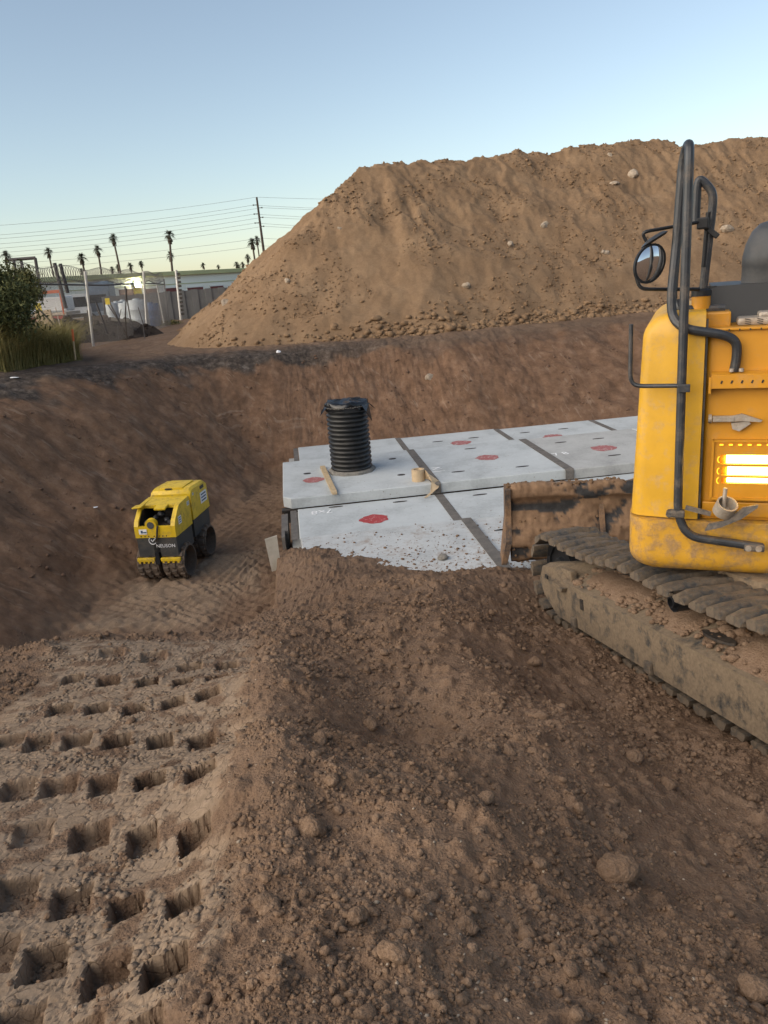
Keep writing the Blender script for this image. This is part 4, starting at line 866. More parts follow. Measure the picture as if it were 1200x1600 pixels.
# round mirrors
mc = Vector((-.417, RW + .12, 1.668))
mir = bpy.data.objects.new('mirror', None); COL.objects.link(mir); mir.parent = up; mir.location = mc; mir.rotation_euler = (R(1), R(30), R(34))
m = MB().lathe([(.0, .03), (.10, .03), (.118, .012), (.118, -.008), (.104, -.008)], 36, axis='Y'); m.v = [(x * .86, y, z * 1.06) for x, y, z in m.v]; m.build('mirror_shell', 'black_plastic', mir, smooth=40)
m = MB(); m.lathe([(.0, -.022), (.03, -.0212), (.06, -.0185), (.09, -.0125), (.108, -.006)], 36, axis='Y'); m.v = [(x * .86, y, z * 1.06) for x, y, z in m.v]; m.build('mirror_glass', 'mirror_glass', mir, smooth=60)
m = MB(); m.lathe([(.0, .0), (.07, .0), (.08, .01), (.05, .03), (.0, .035)], 28, (-.395, RW + .16, 1.80), 'Z'); m.v = [(x, y, z + (x + .395) * .55) for x, y, z in m.v]; m.build('small_mirror', 'rail_steel', up, smooth=50)
m = MB().tube([(-.12, .22, 1.895), (-.44, RW + .14, 1.862), (-.466, RW + .14, 1.85), (-.44, RW + .15, 1.80), (-.40, RW + .16, 1.76)], .0105, 8, .03); m.tube([(-.12, .22, 1.487), (-.40, RW + .16, 1.51), (-.475, RW + .15, 1.52), (-.50, RW + .15, 1.60), (-.50, RW + .15, 1.66)], .0115, 8, .05); m.build('mirror_arm', 'black_plastic', up)
# filler cap, latch box, black cover, exhaust dome
m = MB().lathe([(0, 1.36), (.058, 1.36), (.058, 1.44), (0, 1.44)], 20, (-.105, .30, 0)); m.build('filler_neck', 'machine_orange', up, smooth=40)
m = MB().lathe([(0, 1.44), (.062, 1.44), (.062, 1.475), (.05, 1.488), (0, 1.488)], 20, (-.105, .30, 0)); m.box((-.07, .30, 1.493), (.11, .03, .012)); m.build('filler_cap', 'black_plastic', up, smooth=40)
m = MB().tube([(-.25, .30, 1.42), (-.24, .28, 1.36), (.04, .30, 1.352)], .028, 10, .05); m.build('hose_pipe', 'rail_steel', up)
MB().box((-.0, .28, 1.29), (.15, .22, .10), bev=.012).build('hood_box', 'machine_orange', up)
m = MB(); m.prism([(-.10, 1.24), (-.04, 1.49), (1.2, 1.49), (1.2, 1.24)], .42, 1.2, 'Y'); m.v = [(x, y + (.0 if z < 1.3 else .06), z) for x, y, z in m.v]; m.build('engine_cover', 'black_plastic', up)
m = MB().lathe([(.165, 1.48), (.165, 1.60), (.168, 1.605), (.166, 1.66), (.150, 1.74), (.115, 1.82), (.07, 1.865), (.0, 1.885)], 32, (.315, .70, 0)); m.build('air_stack', 'stack_plastic', up, smooth=40)
m = MB(); m.box((.36, .22, 1.275), (.5, .18, .05), bev=.02); m.box((.36, .22, 1.31), (.26, .14, .04), bev=.018); vb = m.build('vent_box', 'galv', up)
for k in range(6): MB().box((.17 + .07 * (k // 3), .129, 1.262 + .013 * (k % 3)), (.035, .004, .005), Matrix.Rotation(R(15), 3, 'Y')).build('slot', 'black_rubber', vb)
m = MB().tube([(.06, .25, 1.25), (.06, .25, 1.34)], .007, 8); m.build('rod', 'galv', up)
# work lamp hanging from the rail on its bent bracket
lw = -.16
wl = bpy.data.objects.new('bent_lamp_bracket', None); COL.objects.link(wl); wl.parent = up; wl.location = (.06, lw, .10)
m = MB().lathe([(.052, .0), (.064, .0), (.066, .085), (.055, .085), (.05, .01), (.0, .01)], 24); cup = m.build('lamp_cup', 'galv', wl, smooth=40); cup.rotation_euler = (R(28), R(20), 0); cup.location = (.01, 0, .01)
m = MB().cyl((.012, .0, .02), (.02, .0, .17), .013, n=10); m.build('stud', 'galv', wl)
m = MB(); m.prism([(-.09, -.115), (-.07, -.07), (.02, -.045), (.13, .045), (.215, .065), (.21, .045), (.12, -.03), (.0, -.09)], -.03, .03, 'Y'); pl = m.build('bent_plate', 'rail_dirty', wl); pl.rotation_euler = (R(-12), 0, 0)
m = MB(); m.box((-.135, .03, .005), (.16, .012, .032), Matrix.Rotation(R(14), 3, 'Y')); m.build('arm', 'rail_dirty', wl)
# ================================================================ BEYOND THE PIT
GZ = 0.2
mat_simple('warehouse_wall', (0.78, 0.82, 0.76), .8, var=.06, scale=.05); mat_simple('roof_trim', (0.42, 0.45, 0.24), .7, var=.1, scale=.1)
mat_simple('dock_red', (0.14, 0.035, 0.035), .7, var=.2); mat_simple('dock_brown', (0.20, 0.12, 0.10), .7, var=.2); mat_simple('dock_white', (0.7, 0.72, 0.7), .7, var=.05)
mat_simple('block_wall', (0.16, 0.16, 0.155), .9, var=.15, scale=1.5, bump=.3); mat_simple('galv_post', (0.50, 0.50, 0.48), .5, metal=.3, var=.1); mat_simple('rusty_post', (0.06, 0.055, 0.055), .7, var=.3)
mat_simple('wire', (0.13, 0.125, 0.12), .6); mat_simple('cable', (0.22, 0.22, 0.22), .7); mat_simple('pole_wood', (0.055, 0.042, 0.035), .9, var=.3)
mat_simple('palm_trunk', (0.075, 0.058, 0.045), .95, var=.3, scale=1); mat_simple('palm_leaf', (0.028, 0.034, 0.018), .8, var=.3, scale=1); mat_simple('palm_skirt', (0.05, 0.038, 0.024), .95, var=.3, scale=1)
mat_simple('tank_white', (0.42, 0.47, 0.50), .5, var=.08); mat_simple('barrel_blue', (0.05, 0.10, 0.22), .5); mat_simple('truck_blue', (0.11, 0.15, 0.20), .5, var=.2); mat_simple('truck_white', (0.55, 0.57, 0.58), .4, var=.12, scale=2)
mat_simple('glass_dark', (0.02, 0.025, 0.03), .1); mat_simple('trailer_orange', (0.42, 0.10, 0.04), .6, var=.2); mat_simple('trailer_red', (0.25, 0.035, 0.035), .6, var=.2); mat_simple('sign_and_lit_door_yellow', (0.65, 0.5, 0.06), .6); mat_simple('orange_flag', (0.65, 0.16, 0.05), .7)
mat_simple('litter', (0.75, 0.77, 0.8), .7, var=.1)
mat_emit('flood_lamp', (1.0, 0.93, 0.62), 260.0)
# warehouse: local x along the wall, y depth, z up
wl0, wl1 = yp(20, 479, 118.0), yp(560, 440, 190.0); wd = Vector((wl1.x - wl0.x, wl1.y - wl0.y, 0)); WL = wd.length; wd.normalize()
WM = Matrix(((wd.x, -wd.y, 0, wl0.x), (wd.y, wd.x, 0, wl0.y), (0, 0, 1, GZ), (0, 0, 0, 1)))
wh = empty('warehouse', WM, 'long low pale warehouse with yellow green roof edge behind the fence', 'warehouse')
def wall_u(px, py=445):       # where a pixel column meets the wall
    d = ray(px, py); n = Vector((-wd.y, wd.x, 0)); t = (wl0 - CAMP).dot(n) / d.dot(n); p = CAMP + d * t; return (p - wl0).dot(wd)
def wall_z(px, py): d = ray(px, py); n = Vector((-wd.y, wd.x, 0)); t = (wl0 - CAMP).dot(n) / d.dot(n); return (CAMP + d * t).z - GZ
WH = wall_z(200, 428)
MB().box((WL / 2 - 20, 20, WH / 2 - .2), (WL + 40, 40, WH - .4)).build('wall', 'warehouse_wall', wh)
MB().box((WL / 2 - 20, 19.8, WH - .3), (WL + 41, 41, .75), bev=.1).build('roof_edge', 'roof_trim', wh)
MB().box((WL / 2 - 20, -.06, WH - 2.1), (WL + 40, .12, .12)).build('wall_seam', 'roof_trim', wh)
for k, (p0, p1, mt, zt) in enumerate(((150, 160, 'dock_white', 455), (184, 206, 'dock_brown', 452), (226, 244, 'dock_brown', 451), (247, 256, 'dock_white', 449), (258, 276, 'dock_red', 450), (292, 316, 'dock_red', 449), (328, 348, 'dock_red', 447), (362, 380, 'dock_brown', 446))):
    u0, u1 = wall_u(p0), wall_u(p1); zt_ = wall_z((p0 + p1) / 2, zt); d_ = MB().box(((u0 + u1) / 2, -.05, zt_ / 2), (u1 - u0, .14, zt_)).build('dock_door', mt, wh)
    MB().box(((u0 + u1) / 2, -.08, zt_ + .12), (u1 - u0 + .4, .22, .24)).build('door_head', 'dock_white', d_)
u_ = wall_u(211); zl_ = wall_z(211, 445); u0, u1 = wall_u(207), wall_u(219); MB().box(((u0 + u1) / 2, -.07, 1.8), (u1 - u0, .16, 3.6)).build('lit_door', 'sign_and_lit_door_yellow', wh)  # yellow door colour stands in for the flood lamp's light on it
fl = empty('flood_light', WM @ Vector((u_, -.7, zl_)), 'bright flood light glaring on the warehouse wall', 'lamp')
MB().box((0, 0.25, 0), (1.1, .35, .9), bev=.05).build('lamp_housing', 'dark_steel', fl); MB().box((0, .03, 0), (.95, .12, .75)).build('lamp_lens', 'flood_lamp', fl); MB().box((0, .5, .2), (.12, .4, .12)).build('lamp_bracket', 'dark_steel', fl)
fl.rotation_euler = (R(-18), 0, math.atan2(wd.y, wd.x))
# block wall
b0, b1 = yp(165, 500, 50.0), yp(420, 480, 54.0); bdv = Vector((b1.x - b0.x, b1.y - b0.y, 0)); LB = bdv.length; m = MB()
m.box((LB / 2, 0, .88), (LB, .2, 1.76)); bw = m.build('block_wall', 'block_wall', label='low grey concrete block wall in front of the warehouse', cat='wall')
bw.matrix_world = Matrix.Translation((b0.x, b0.y, GZ)) @ Matrix.Rotation(math.atan2(bdv.y, bdv.x), 4, 'Z')
for k in range(12): MB().box((LB * (k + .5) / 12, -.13, .9), (.42, .07, 1.8)).build('pilaster', 'block_wall', bw)
# posts and fence
def post(name, pb, pt, Y, r, mat, label, cat='post', cap=True, group=None, Yt=None):
    a, b = yp(*pb, Y), yp(*pt, Yt or Y); m = MB().tube([a - a, b - a], r, 10); o = m.build(name, mat, label=label, cat=cat, loc=a, group=group); return o
P1 = post('fence_post', (146, 541), (133, 424), 26.5, .045, 'galv_post', 'pale galvanised fence post nearest the dry grass, base in bare dirt')
P2 = post('fence_post', (230, 519), (224, 424), 34.6, .045, 'galv_post', 'pale galvanised fence post standing by the white drums')
P3 = post('fence_post', (283, 500), (275, 422), 45.0, .075, 'galv_post', 'steel fence post with a row of dark insulators beside the soil heap')
for k in range(11):
    p = Vector((0, 0, 0)).lerp(yp(275, 422, 45.0) - yp(283, 500, 45.0), .12 + .08 * k); MB().box(p + Vector((.13, -.02, 0)), (.16, .09, .12)).build('insulator', 'black_rubber', P3)
post('leaning_pipe', (103, 482), (85, 411), 25.0, .06, 'rusty_post', 'left one of two dark leaning pipes rising above the fence', 'pipe')
post('leaning_pipe', (106, 458), (94, 412), 25.2, .055, 'rusty_post', 'right one of two dark leaning pipes rising above the fence', 'pipe')
post('brace_pipe', (116, 541), (60, 482), 22.0, .025, 'rusty_post', 'thin rusty brace pipe slanting down behind the dry grass', 'pipe')
post('brace_pipe', (168, 522), (150, 472), 27.5, .03, 'rusty_post', 'thin dark brace slanting down behind the nearest pale post', 'pipe')
post('brace_pipe', (190, 510), (170, 470), 30.0, .03, 'rusty_post', 'thin dark brace slanting down left of the white drums', 'pipe')
post('fence_post', (256, 505), (244, 440), 40.0, .035, 'galv_post', 'thin grey fence post in front of the block wall')
post('fence_post', (264, 503), (256, 436), 42.0, .03, 'rusty_post', 'thin dark fence post in front of the block wall')
post('fence_post', (206, 512), (195, 447), 33.5, .03, 'rusty_post', 'thin dark fence post leaning in front of the white drums')
e = post('marker_stake', (118, 562), (113, 515), 17.2, .018, 'wood', 'thin wooden marker stake with orange tip at the end of the dry grass', 'stake')
a = yp(113, 515, 17.2) - yp(118, 562, 17.2); MB().tube([a * .62, a * 1.01], .024, 8).build('orange_tip', 'orange_flag', e)
m = MB(); Yf = 38.0
for q in (((15, 406), (55, 403)), ((32, 404), (44, 455)), ((21, 406), (28, 440)), ((55, 403), (66, 470))): m.tube([yp(*q[0], Yf), yp(*q[1], Yf)], .075, 8)
m.build('pipe_frame', 'rusty_post', label='rusty pipe frame standing above the green bush', cat='frame')
# chain link with razor coil
fpts = [yp(40, 560, 20.5), yp(100, 548, 24.0), yp(146, 541, 26.5), yp(230, 519, 34.6), yp(283, 500, 45.0)]
fpts = [Vector((p.x, p.y, GZ)) for p in fpts]
def along(t):
    L = [(fpts[i + 1] - fpts[i]).length for i in range(len(fpts) - 1)]; s_ = t * sum(L)
    for i, l in enumerate(L):
        if s_ <= l or i == len(L) - 1: return fpts[i].lerp(fpts[i + 1], s_ / l)
        s_ -= l
FL = sum((fpts[i + 1] - fpts[i]).length for i in range(len(fpts) - 1)); FH = 2.05
m = MB(); stp = .11; n = int(FL / stp)
def strip(m, p, q, r): 
    d = (q - p).normalized(); a = d.orthogonal().normalized() * r; b = d.cross(a); m.add([p + a, p - a * .5 + b * .87, p - a * .5 - b * .87, q + a, q - a * .5 + b * .87, q - a * .5 - b * .87], [(0, 1, 4, 3), (1, 2, 5, 4), (2, 0, 3, 5)])
for k in range(n):
    for sgn in (-1, 1):
        prev = None
        for j in range(5):
            t = (k * stp + sgn * FH * j / 4) / FL
            if not 0 <= t <= .86: prev = None; continue
            p = along(t) + Vector((0, 0, .05 + FH * j / 4))
            if prev: strip(m, prev, p, .0032)
            prev = p
cl = m.build('chain_link_fence', 'wire', label='sagging chain link fence with razor wire along the yard', cat='fence')
m = MB().tube([along(.0) + Vector((0, 0, FH + .05)), along(.35) + Vector((0, 0, FH)), along(.6) + Vector((0, 0, FH + .08)), along(.84) + Vector((0, 0, FH + .05))], .025, 8); m.build('top_rail', 'rusty_post', cl)
m = MB(); pts = []; turns = 95
for k in range(turns * 10):
    t = .02 + .80 * k / (turns * 10); a = 2 * math.pi * k / 10; c = along(t) + Vector((0, 0, FH + .33 + .06 * math.sin(t * 40))); pts.append(c + Vector((.10 * math.cos(a), .10 * math.cos(a + .5), .23 * math.sin(a))))
m.tube(pts, .0085, 4); m.build('razor_coil', 'wire', cl)
for px, py, Y in ((60, 480, 22.5), (168, 471, 28.8)):
    o = MB().box((0, 0, 0), (.16, .02, .22)).build('warning_sign', 'sign_and_lit_door_yellow', cl); o.location = yp(px, py, Y)
# dark bank of earth behind the fence
dc = yp(118, 500, 33.0)
def bank_z(x, y):
    d = np.hypot((x - dc.x) / 3.6, (y - dc.y) / 3.0); return (GZ - .25 + np.maximum(0, 1.05 * (1 - d * d)) + .30 * fbm(x, y, .9, 4) * (d < 1.05) + .12 * np.abs(fbm(x, y, 3.5, 3)),)
bm2, _ = grid_mesh('dark_earth_bank', np.arange(dc.x - 7, dc.x + 7, .14), np.arange(dc.y - 3.4, dc.y + 3.4, .14), bank_z)
link('dark_earth_bank', bm2, 'dark_soil', label='dark bank of earth and rubbish behind the chain link fence', cat='soil heap')
rb2 = np.random.default_rng(8); qx = dc.x + rb2.normal(0, 1.8, 500); qy = dc.y - 1 + rb2.normal(0, 1.2, 500); RUB = (qx, qy, bank_z(qx, qy)[0])
for k in range(22):
    a_ = Vector((dc.x + rb2.uniform(-3.6, 4.2), dc.y - 2.6 + rb2.uniform(-.6, .6), GZ)); b_ = a_ + Vector((rb2.uniform(-.9, .5), rb2.uniform(-.2, .6), rb2.uniform(.7, 1.9))); c_ = a_.lerp(b_, .5) + Vector((rb2.uniform(-.08, .08), 0, 0))
    MB().tube([a_ - a_, c_ - a_, b_ - a_], rb2.uniform(.012, .028), 6).build('scrap_rod', ('rusty_post', 'pole_wood', 'galv')[k % 3], loc=a_, label='thin bent scrap rod or stick leaning on the dark bank behind the fence', cat='scrap', group='scrap rods leaning on the dark bank')
for k, (px, py, Y, w_, h_, mt, lab) in enumerate(((72, 505, 24.5, .5, .75, 'kraft', 'tan board propped behind the dry grass by the fence'), (150, 497, 29.5, .9, .16, 'pole_wood', 'dark timber lying on the bank behind the nearest post'), (188, 500, 31.0, .7, .12, 'grout', 'pale plank lying on the right end of the dark bank'))):
    MB().box((0, 0, 0), (w_, .06, h_), Matrix.Rotation(R(8 * k - 6), 3, 'Y'), bev=.01).build('board', mt, loc=yp(px, py, Y), label=lab, cat='board')
# drums and tanks
def drum(px, py, Y, r, h, mat, label):
    p = yp(px, py, Y); e = empty('drum', Vector((p.x, p.y, GZ)), label, 'drum', 'drums stored behind the fence')
    MB().lathe([(0, 0), (r, 0), (r, h * .3), (r * 1.04, h * .33), (r, h * .36), (r, h * .64), (r * 1.04, h * .67), (r, h * .7), (r, h * .96), (r * .93, h), (0, h)], 20).build('shell', mat, e, smooth=40); MB().lathe([(0, h), (r * .35, h), (r * .35, h + .06), (0, h + .07)], 14).build('lid', mat, e)
drum(200, 490, 41.0, .42, 1.35, 'tank_white', 'front left white drum at the edge of the dark bank'); drum(216, 490, 40.0, .50, 1.45, 'tank_white', 'largest white drum, right of the others by the pale post')
drum(176, 490, 46.0, .32, 1.35, 'tank_white', 'leftmost small white drum in the rear row'); drum(184, 490, 46.5, .36, 1.4, 'tank_white', 'second small white drum in the rear row'); drum(194, 490, 47.0, .36, 1.45, 'tank_white', 'third small white drum in the rear row')
drum(238, 495, 43.0, .42, 1.2, 'barrel_blue', 'dark blue drum in front of the grey block wall')
# vehicles
def wheels(e, xs, y, r, w_):
    for x in xs:
        wv = MB().lathe([(.0, -w_ / 2), (r * .9, -w_ / 2), (r, -w_ * .35), (r, w_ * .35), (r * .9, w_ / 2), (0, w_ / 2)], 18, (x, y, r), 'Y').build('wheel', 'black_rubber', e, smooth=40); MB().lathe([(0, -w_ / 2 - .01), (r * .5, -w_ / 2 - .01), (r * .5, w_ / 2 + .01), (0, w_ / 2 + .01)], 12, (x, y, r), 'Y').build('rim', 'galv', wv)
p = yp(121, 480, 60.0); vn = empty('parked_van', Matrix.Translation((p.x, p.y, GZ)) @ Matrix.Rotation(R(20), 4, 'Z'), 'silver white van parked behind the dark earth bank', 'van')
m = MB(); m.prism([(-.95, .45), (.95, .45), (.95, 1.2), (.78, 2.15), (-.78, 2.15), (-.95, 1.2)], -.2, 3.2, 'Y'); m.prism([(-.92, .45), (.92, .45), (.92, 1.15), (-.92, 1.15)], -1.2, -.15, 'Y'); m.build('body', 'truck_white', vn)
m = MB(); m.prism([(-.74, 1.22), (.74, 1.22), (.66, 1.95), (-.66, 1.95)], -.24, -.19, 'Y'); m.build('windscreen', 'glass_dark', vn); MB().box((0, -1.22, .65), (1.7, .12, .25), bev=.03).build('bumper', 'black_rubber', vn)
for sx in (-.7, .7): MB().box((sx, -1.22, .95), (.32, .06, .18), bev=.02).build('headlight', 'dock_white', vn)
for yy in (-.6, 2.3): wheels(vn, (-.85, .85), yy, .36, .22)
p = yp(156, 480, 62.0); bt = empty('box_truck', Matrix.Translation((p.x, p.y, GZ)) @ Matrix.Rotation(R(12), 4, 'Z'), 'dark blue grey box truck parked beside the van', 'truck')
m = MB(); m.box((0, 2.4, 1.95), (1.8, 4.4, 2.1), bev=.04); m.build('cargo_box', 'truck_blue', bt); m = MB(); m.prism([(-.85, .5), (.85, .5), (.85, 1.5), (.75, 2.2), (-.75, 2.2), (-.85, 1.5)], -1.2, .15, 'Y'); m.build('cab', 'truck_blue', bt)
MB().box((0, -1.21, 1.72), (1.45, .05, .6), bev=.02).build('windscreen', 'glass_dark', bt); MB().box((0, -1.24, .65), (1.7, .1, .3), bev=.02).build('bumper', 'tank_white', bt)
for yy in (-.5, 3.4): wheels(bt, (-.8, .8), yy, .42, .25)
p = yp(80, 480, 48.0); tl = empty('flatbed_trailer', Matrix.Translation((p.x, p.y, GZ)) @ Matrix.Rotation(R(-4), 4, 'Z'), 'flatbed trailer with orange rail and red chassis beside the bush', 'trailer')
MB().box((0, 0, 1.0), (2.6, 2.0, .16), bev=.02).build('deck', 'galv', tl); MB().box((0, -.95, .78), (2.5, .12, .2)).build('chassis', 'trailer_red', tl); MB().box((0, -.98, 2.25), (2.4, .08, .18)).build('orange_rail', 'trailer_orange', tl)
for x in (-1.15, 1.15): MB().box((x, -.98, 1.6), (.08, .08, 1.3)).build('stake_post', 'trailer_orange', tl)
MB().box((.1, .2, 1.55), (2.0, 1.2, .85), bev=.1).build('wrapped_load', 'truck_white', tl); wheels(tl, (-.6, .6), -.8, .38, .25)
# palms
def make_palm(seed):
    r = random.Random(seed); e = bpy.data.objects.new('palm_tree', None); COL.objects.link(e); H = 1.0
    ln = r.uniform(-.06, .06); pts = [Vector((ln * t * t * 10, 0, 10 * t)) for t in (0, .25, .5, .75, 1)]
    MB().tube(pts, [.34, .26, .22, .2, .19], 8).build('trunk', 'palm_trunk', e); top = pts[-1]
    m = MB()
    for k in range(34):
        a = r.uniform(0, 6.28); el = r.uniform(-.5, 1.35); L = r.uniform(1.0, 1.6); d = Vector((math.cos(a) * math.cos(el), math.sin(a) * math.cos(el), math.sin(el))); sd_ = Vector((-math.sin(a), math.cos(a), 0))
        p0 = top + Vector((0, 0, .2)); p1 = p0 + d * L * .55; p2 = p0 + d * L + Vector((0, 0, -.45 * L * math.cos(el)))
        for j in range(-2, 3): tip = p2 + sd_ * j * .24 + Vector((0, 0, -.05 * j * j)); m.add([p0 + Vector((0, 0, .02)), p1 + sd_ * (j * .12 - .05), tip, p1 + sd_ * (j * .12 + .05)], [(0, 1, 2, 3)])
    m.build('crown', 'palm_leaf', e); m = MB()
    for k in range(30):
        a = r.uniform(0, 6.28); z0 = r.uniform(-.1, .3); p0 = top + Vector((.15 * math.cos(a), .15 * math.sin(a), z0)); t_ = top + Vector((r.uniform(.35, .55) * math.cos(a), r.uniform(.35, .55) * math.sin(a), -r.uniform(.7, 1.5))); s_ = Vector((-math.sin(a), math.cos(a), 0)) * .16; m.add([p0 - s_ * .3, p0 + s_ * .3, t_ + s_, t_ - s_], [(0, 1, 2, 3)])
    m.build('dead_frond_skirt', 'palm_skirt', e); return e
protos = [make_palm(k) for k in range(4)]; used = set()
PALMS = [(8, 402, 210, 'palm half hidden behind the top of the green bush'), (79, 394, 230, 'tall palm just left of the two leaning pipes'), (131, 403, 300, 'palm directly above the nearest pale fence post'), (127, 424, 480, 'tiny palm left of the nearest pale fence post'),
         (154, 392, 240, 'palm between the nearest fence post and the tallest leaning palm'), (182, 373, 210, 'tallest leaning palm left of the flood light'), (175, 421, 520, 'tiny palm under the tallest leaning palm, left one'), (184, 418, 480, 'tiny palm under the tallest leaning palm, right one'), (206, 416, 430, 'small palm right above the flood light'),
         (222, 412, 420, 'small palm above the white drum post'), (262, 369, 220, 'tall palm left of the insulator post'), (268, 400, 260, 'shorter twin of the tall palm left of the insulator post'), (320, 415, 520, 'lone squat palm over the warehouse roof'), (341, 417, 620, 'tiny dot like palm over the warehouse roof'),
         (369, 414, 480, 'left of three small palms near the utility pole'), (375, 417, 600, 'lowest middle one of three small palms near the utility pole'), (380, 414, 520, 'right of three small palms near the utility pole'), (386, 403, 380, 'slim palm two steps left of the utility pole'), (397, 380, 250, 'bushy palm just left of the utility pole'), (404, 375, 290, 'palm crown overlapping the utility pole')]
for i, (px, py, Y, lab) in enumerate(PALMS):
    o = protos[i % 4]; o = copy_tree(o) if (i % 4) in used else o; used.add(i % 4)
    p = yp(px, py, Y); h = p.z - GZ; k = {0: 1.3, 1: 1.15, 2: 1.4, 3: 1.2}[i % 4] * (1.0 if Y < 300 else 1.25)
    o.scale = (k, k, h / 10); o.location = (p.x - .3, p.y, GZ); o.rotation_euler = (0, 0, i * 1.3)
    for ch in o.children: 
        if ch.name.startswith(('crown', 'dead')): ch.scale = (1, 1, 10 * k / h); ch.location = (0, 0, 10 * (1 - 10 * k / h))
    tag(o, lab, 'palm tree', 'palms on the horizon')
# utility pole and power lines
UP = yp(401, 308, 150.0); UB = Vector((UP.x + .3, UP.y, GZ)); up_ = empty('utility_pole', UB, 'tall dark utility pole rising behind the left foot of the soil heap', 'utility pole')
MB().tube([(0, 0, 0), UP - UB], [.30, .17], 12).build('pole', 'pole_wood', up_)
lev = [(308, 343, 306), (320, 358, 321), (325, 364, 324), (334, 372, 336), (340, 379, 340), (348, 386, 351), (354, 393, 355), (372, 404, 374), (384, 412, 385)]
for k, (y0, yl, yr) in enumerate(lev):
    p = yp(401 + (y0 - 308) * .1, y0, 150.0)
    if 0 < k < 7:
        sx = -1 if k % 2 else 1; q = p + Vector((sx * .75, 0, 0)); MB().tube([p - UB, q - UB], .06, 6).build('insulator_arm', 'pole_wood', up_); MB().lathe([(0, -.1), (.12, -.1), (.12, .1), (0, .1)], 10, q - UB).build('insulator', 'black_rubber', up_); p = q
    lft = yp(-260, yl + (yl - y0) * .62, 118.0); rgt_ = yp(900, yr + (yr - y0) * 2.5 - 4, 175.0)
    def sag(a, b, d, n=14): return [a.lerp(b, t / n) - Vector((0, 0, 4 * d * (t / n) * (1 - t / n))) for t in range(n + 1)]
    m = MB().tube(sag(lft, p, 1.0), .022, 5); m.tube(sag(p, rgt_, 1.0), .022, 5)
    nm = ('topmost', 'second', 'third', 'fourth', 'fifth', 'sixth', 'seventh', 'eighth', 'lowest')[k]
    m.build('power_line', 'cable', label='thin power line across the sky, %s on the utility pole' % nm, cat='power line', group='power lines on the utility pole')

# ================================================================ LEAVES AND GRASS on the left bank
def leaf_mat(name, a, b, c):
    s = NB(name); oi = s.n.new('ShaderNodeObjectInfo'); g = s.noise(1.3, 4, .7); g2 = s.noise(23, 2)
    s.set(s.ramp(s.math('ADD', s.math('MULTIPLY', g, .55), s.math('MULTIPLY', g2, .45)), [(.32, a), (.52, b), (.7, c)]), .75, 0, .2)
    s.b.inputs['Subsurface Weight'].default_value = 0.0
leaf_mat('bush_leaf', (.04, .05, .02), (.085, .095, .036), (.16, .155, .065)); leaf_mat('dry_grass', (.13, .115, .04), (.27, .23, .085), (.42, .34, .16)); leaf_mat('weed', (.05, .055, .02), (.11, .11, .04), (.19, .17, .07))
def bush(px, py, Y, rx, ry, rz, n, label, mat='bush_leaf', ls=.07, name='green_bush'):
    c = yp(px, py, Y); g0 = gz(c.x, c.y); e = empty(name, Vector((c.x, c.y, g0)), label, 'bush'); r = np.random.default_rng(int(px + py))
    cl_ = r.normal(size=(26, 3)); cl_ /= np.linalg.norm(cl_, axis=1)[:, None]; cl_ *= r.uniform(.35, .95, (26, 1)); V = []; F = []
    cz = c.z - g0
    for k in range(n):
        q = cl_[r.integers(26)] + r.normal(size=3) * .17; p = np.array([q[0] * rx, q[1] * ry, max(.03, cz + q[2] * rz)]); d = r.normal(size=3); d /= np.linalg.norm(d); d[2] -= .3; s_ = np.cross(d, r.normal(size=3)); s_ /= np.linalg.norm(s_) + 1e-6; L = ls * r.uniform(.6, 1.5)
        i = len(V); V += [p, p + d * L * .5 + s_ * L * .22, p + d * L, p + d * L * .5 - s_ * L * .22]; F.append((i, i + 1, i + 2, i + 3))
    link('foliage', np_mesh('foliage', V, F), mat, e); m = MB()
    for k in range(9): a = r.uniform(0, 6.28); m.tube([(0.1 * math.cos(a), .1 * math.sin(a), 0), (rx * .3 * math.cos(a), ry * .3 * math.sin(a), cz * .6), (rx * .7 * math.cos(a), ry * .7 * math.sin(a), cz + rz * r.uniform(-.1, .6))], [.035, .022, .008], 6)
    m.build('stems', 'pole_wood', e); return e
bush(-38, 474, 16.2, 1.2, 1.1, 1.0, 26000, 'dense dark green bush at the left edge of the picture')
bush(24, 452, 18.2, .55, .6, .5, 7000, 'smaller olive bush leaning right of the dense green one', 'weed', .06)
bush(198, 512, 36.0, .9, .5, .28, 1500, 'low yellowish weed clump in front of the white drums', 'weed', .08, 'weed_clump'); bush(262, 508, 43.0, .9, .5, .3, 1200, 'low weed clump at the foot of the block wall', 'weed', .08, 'weed_clump')
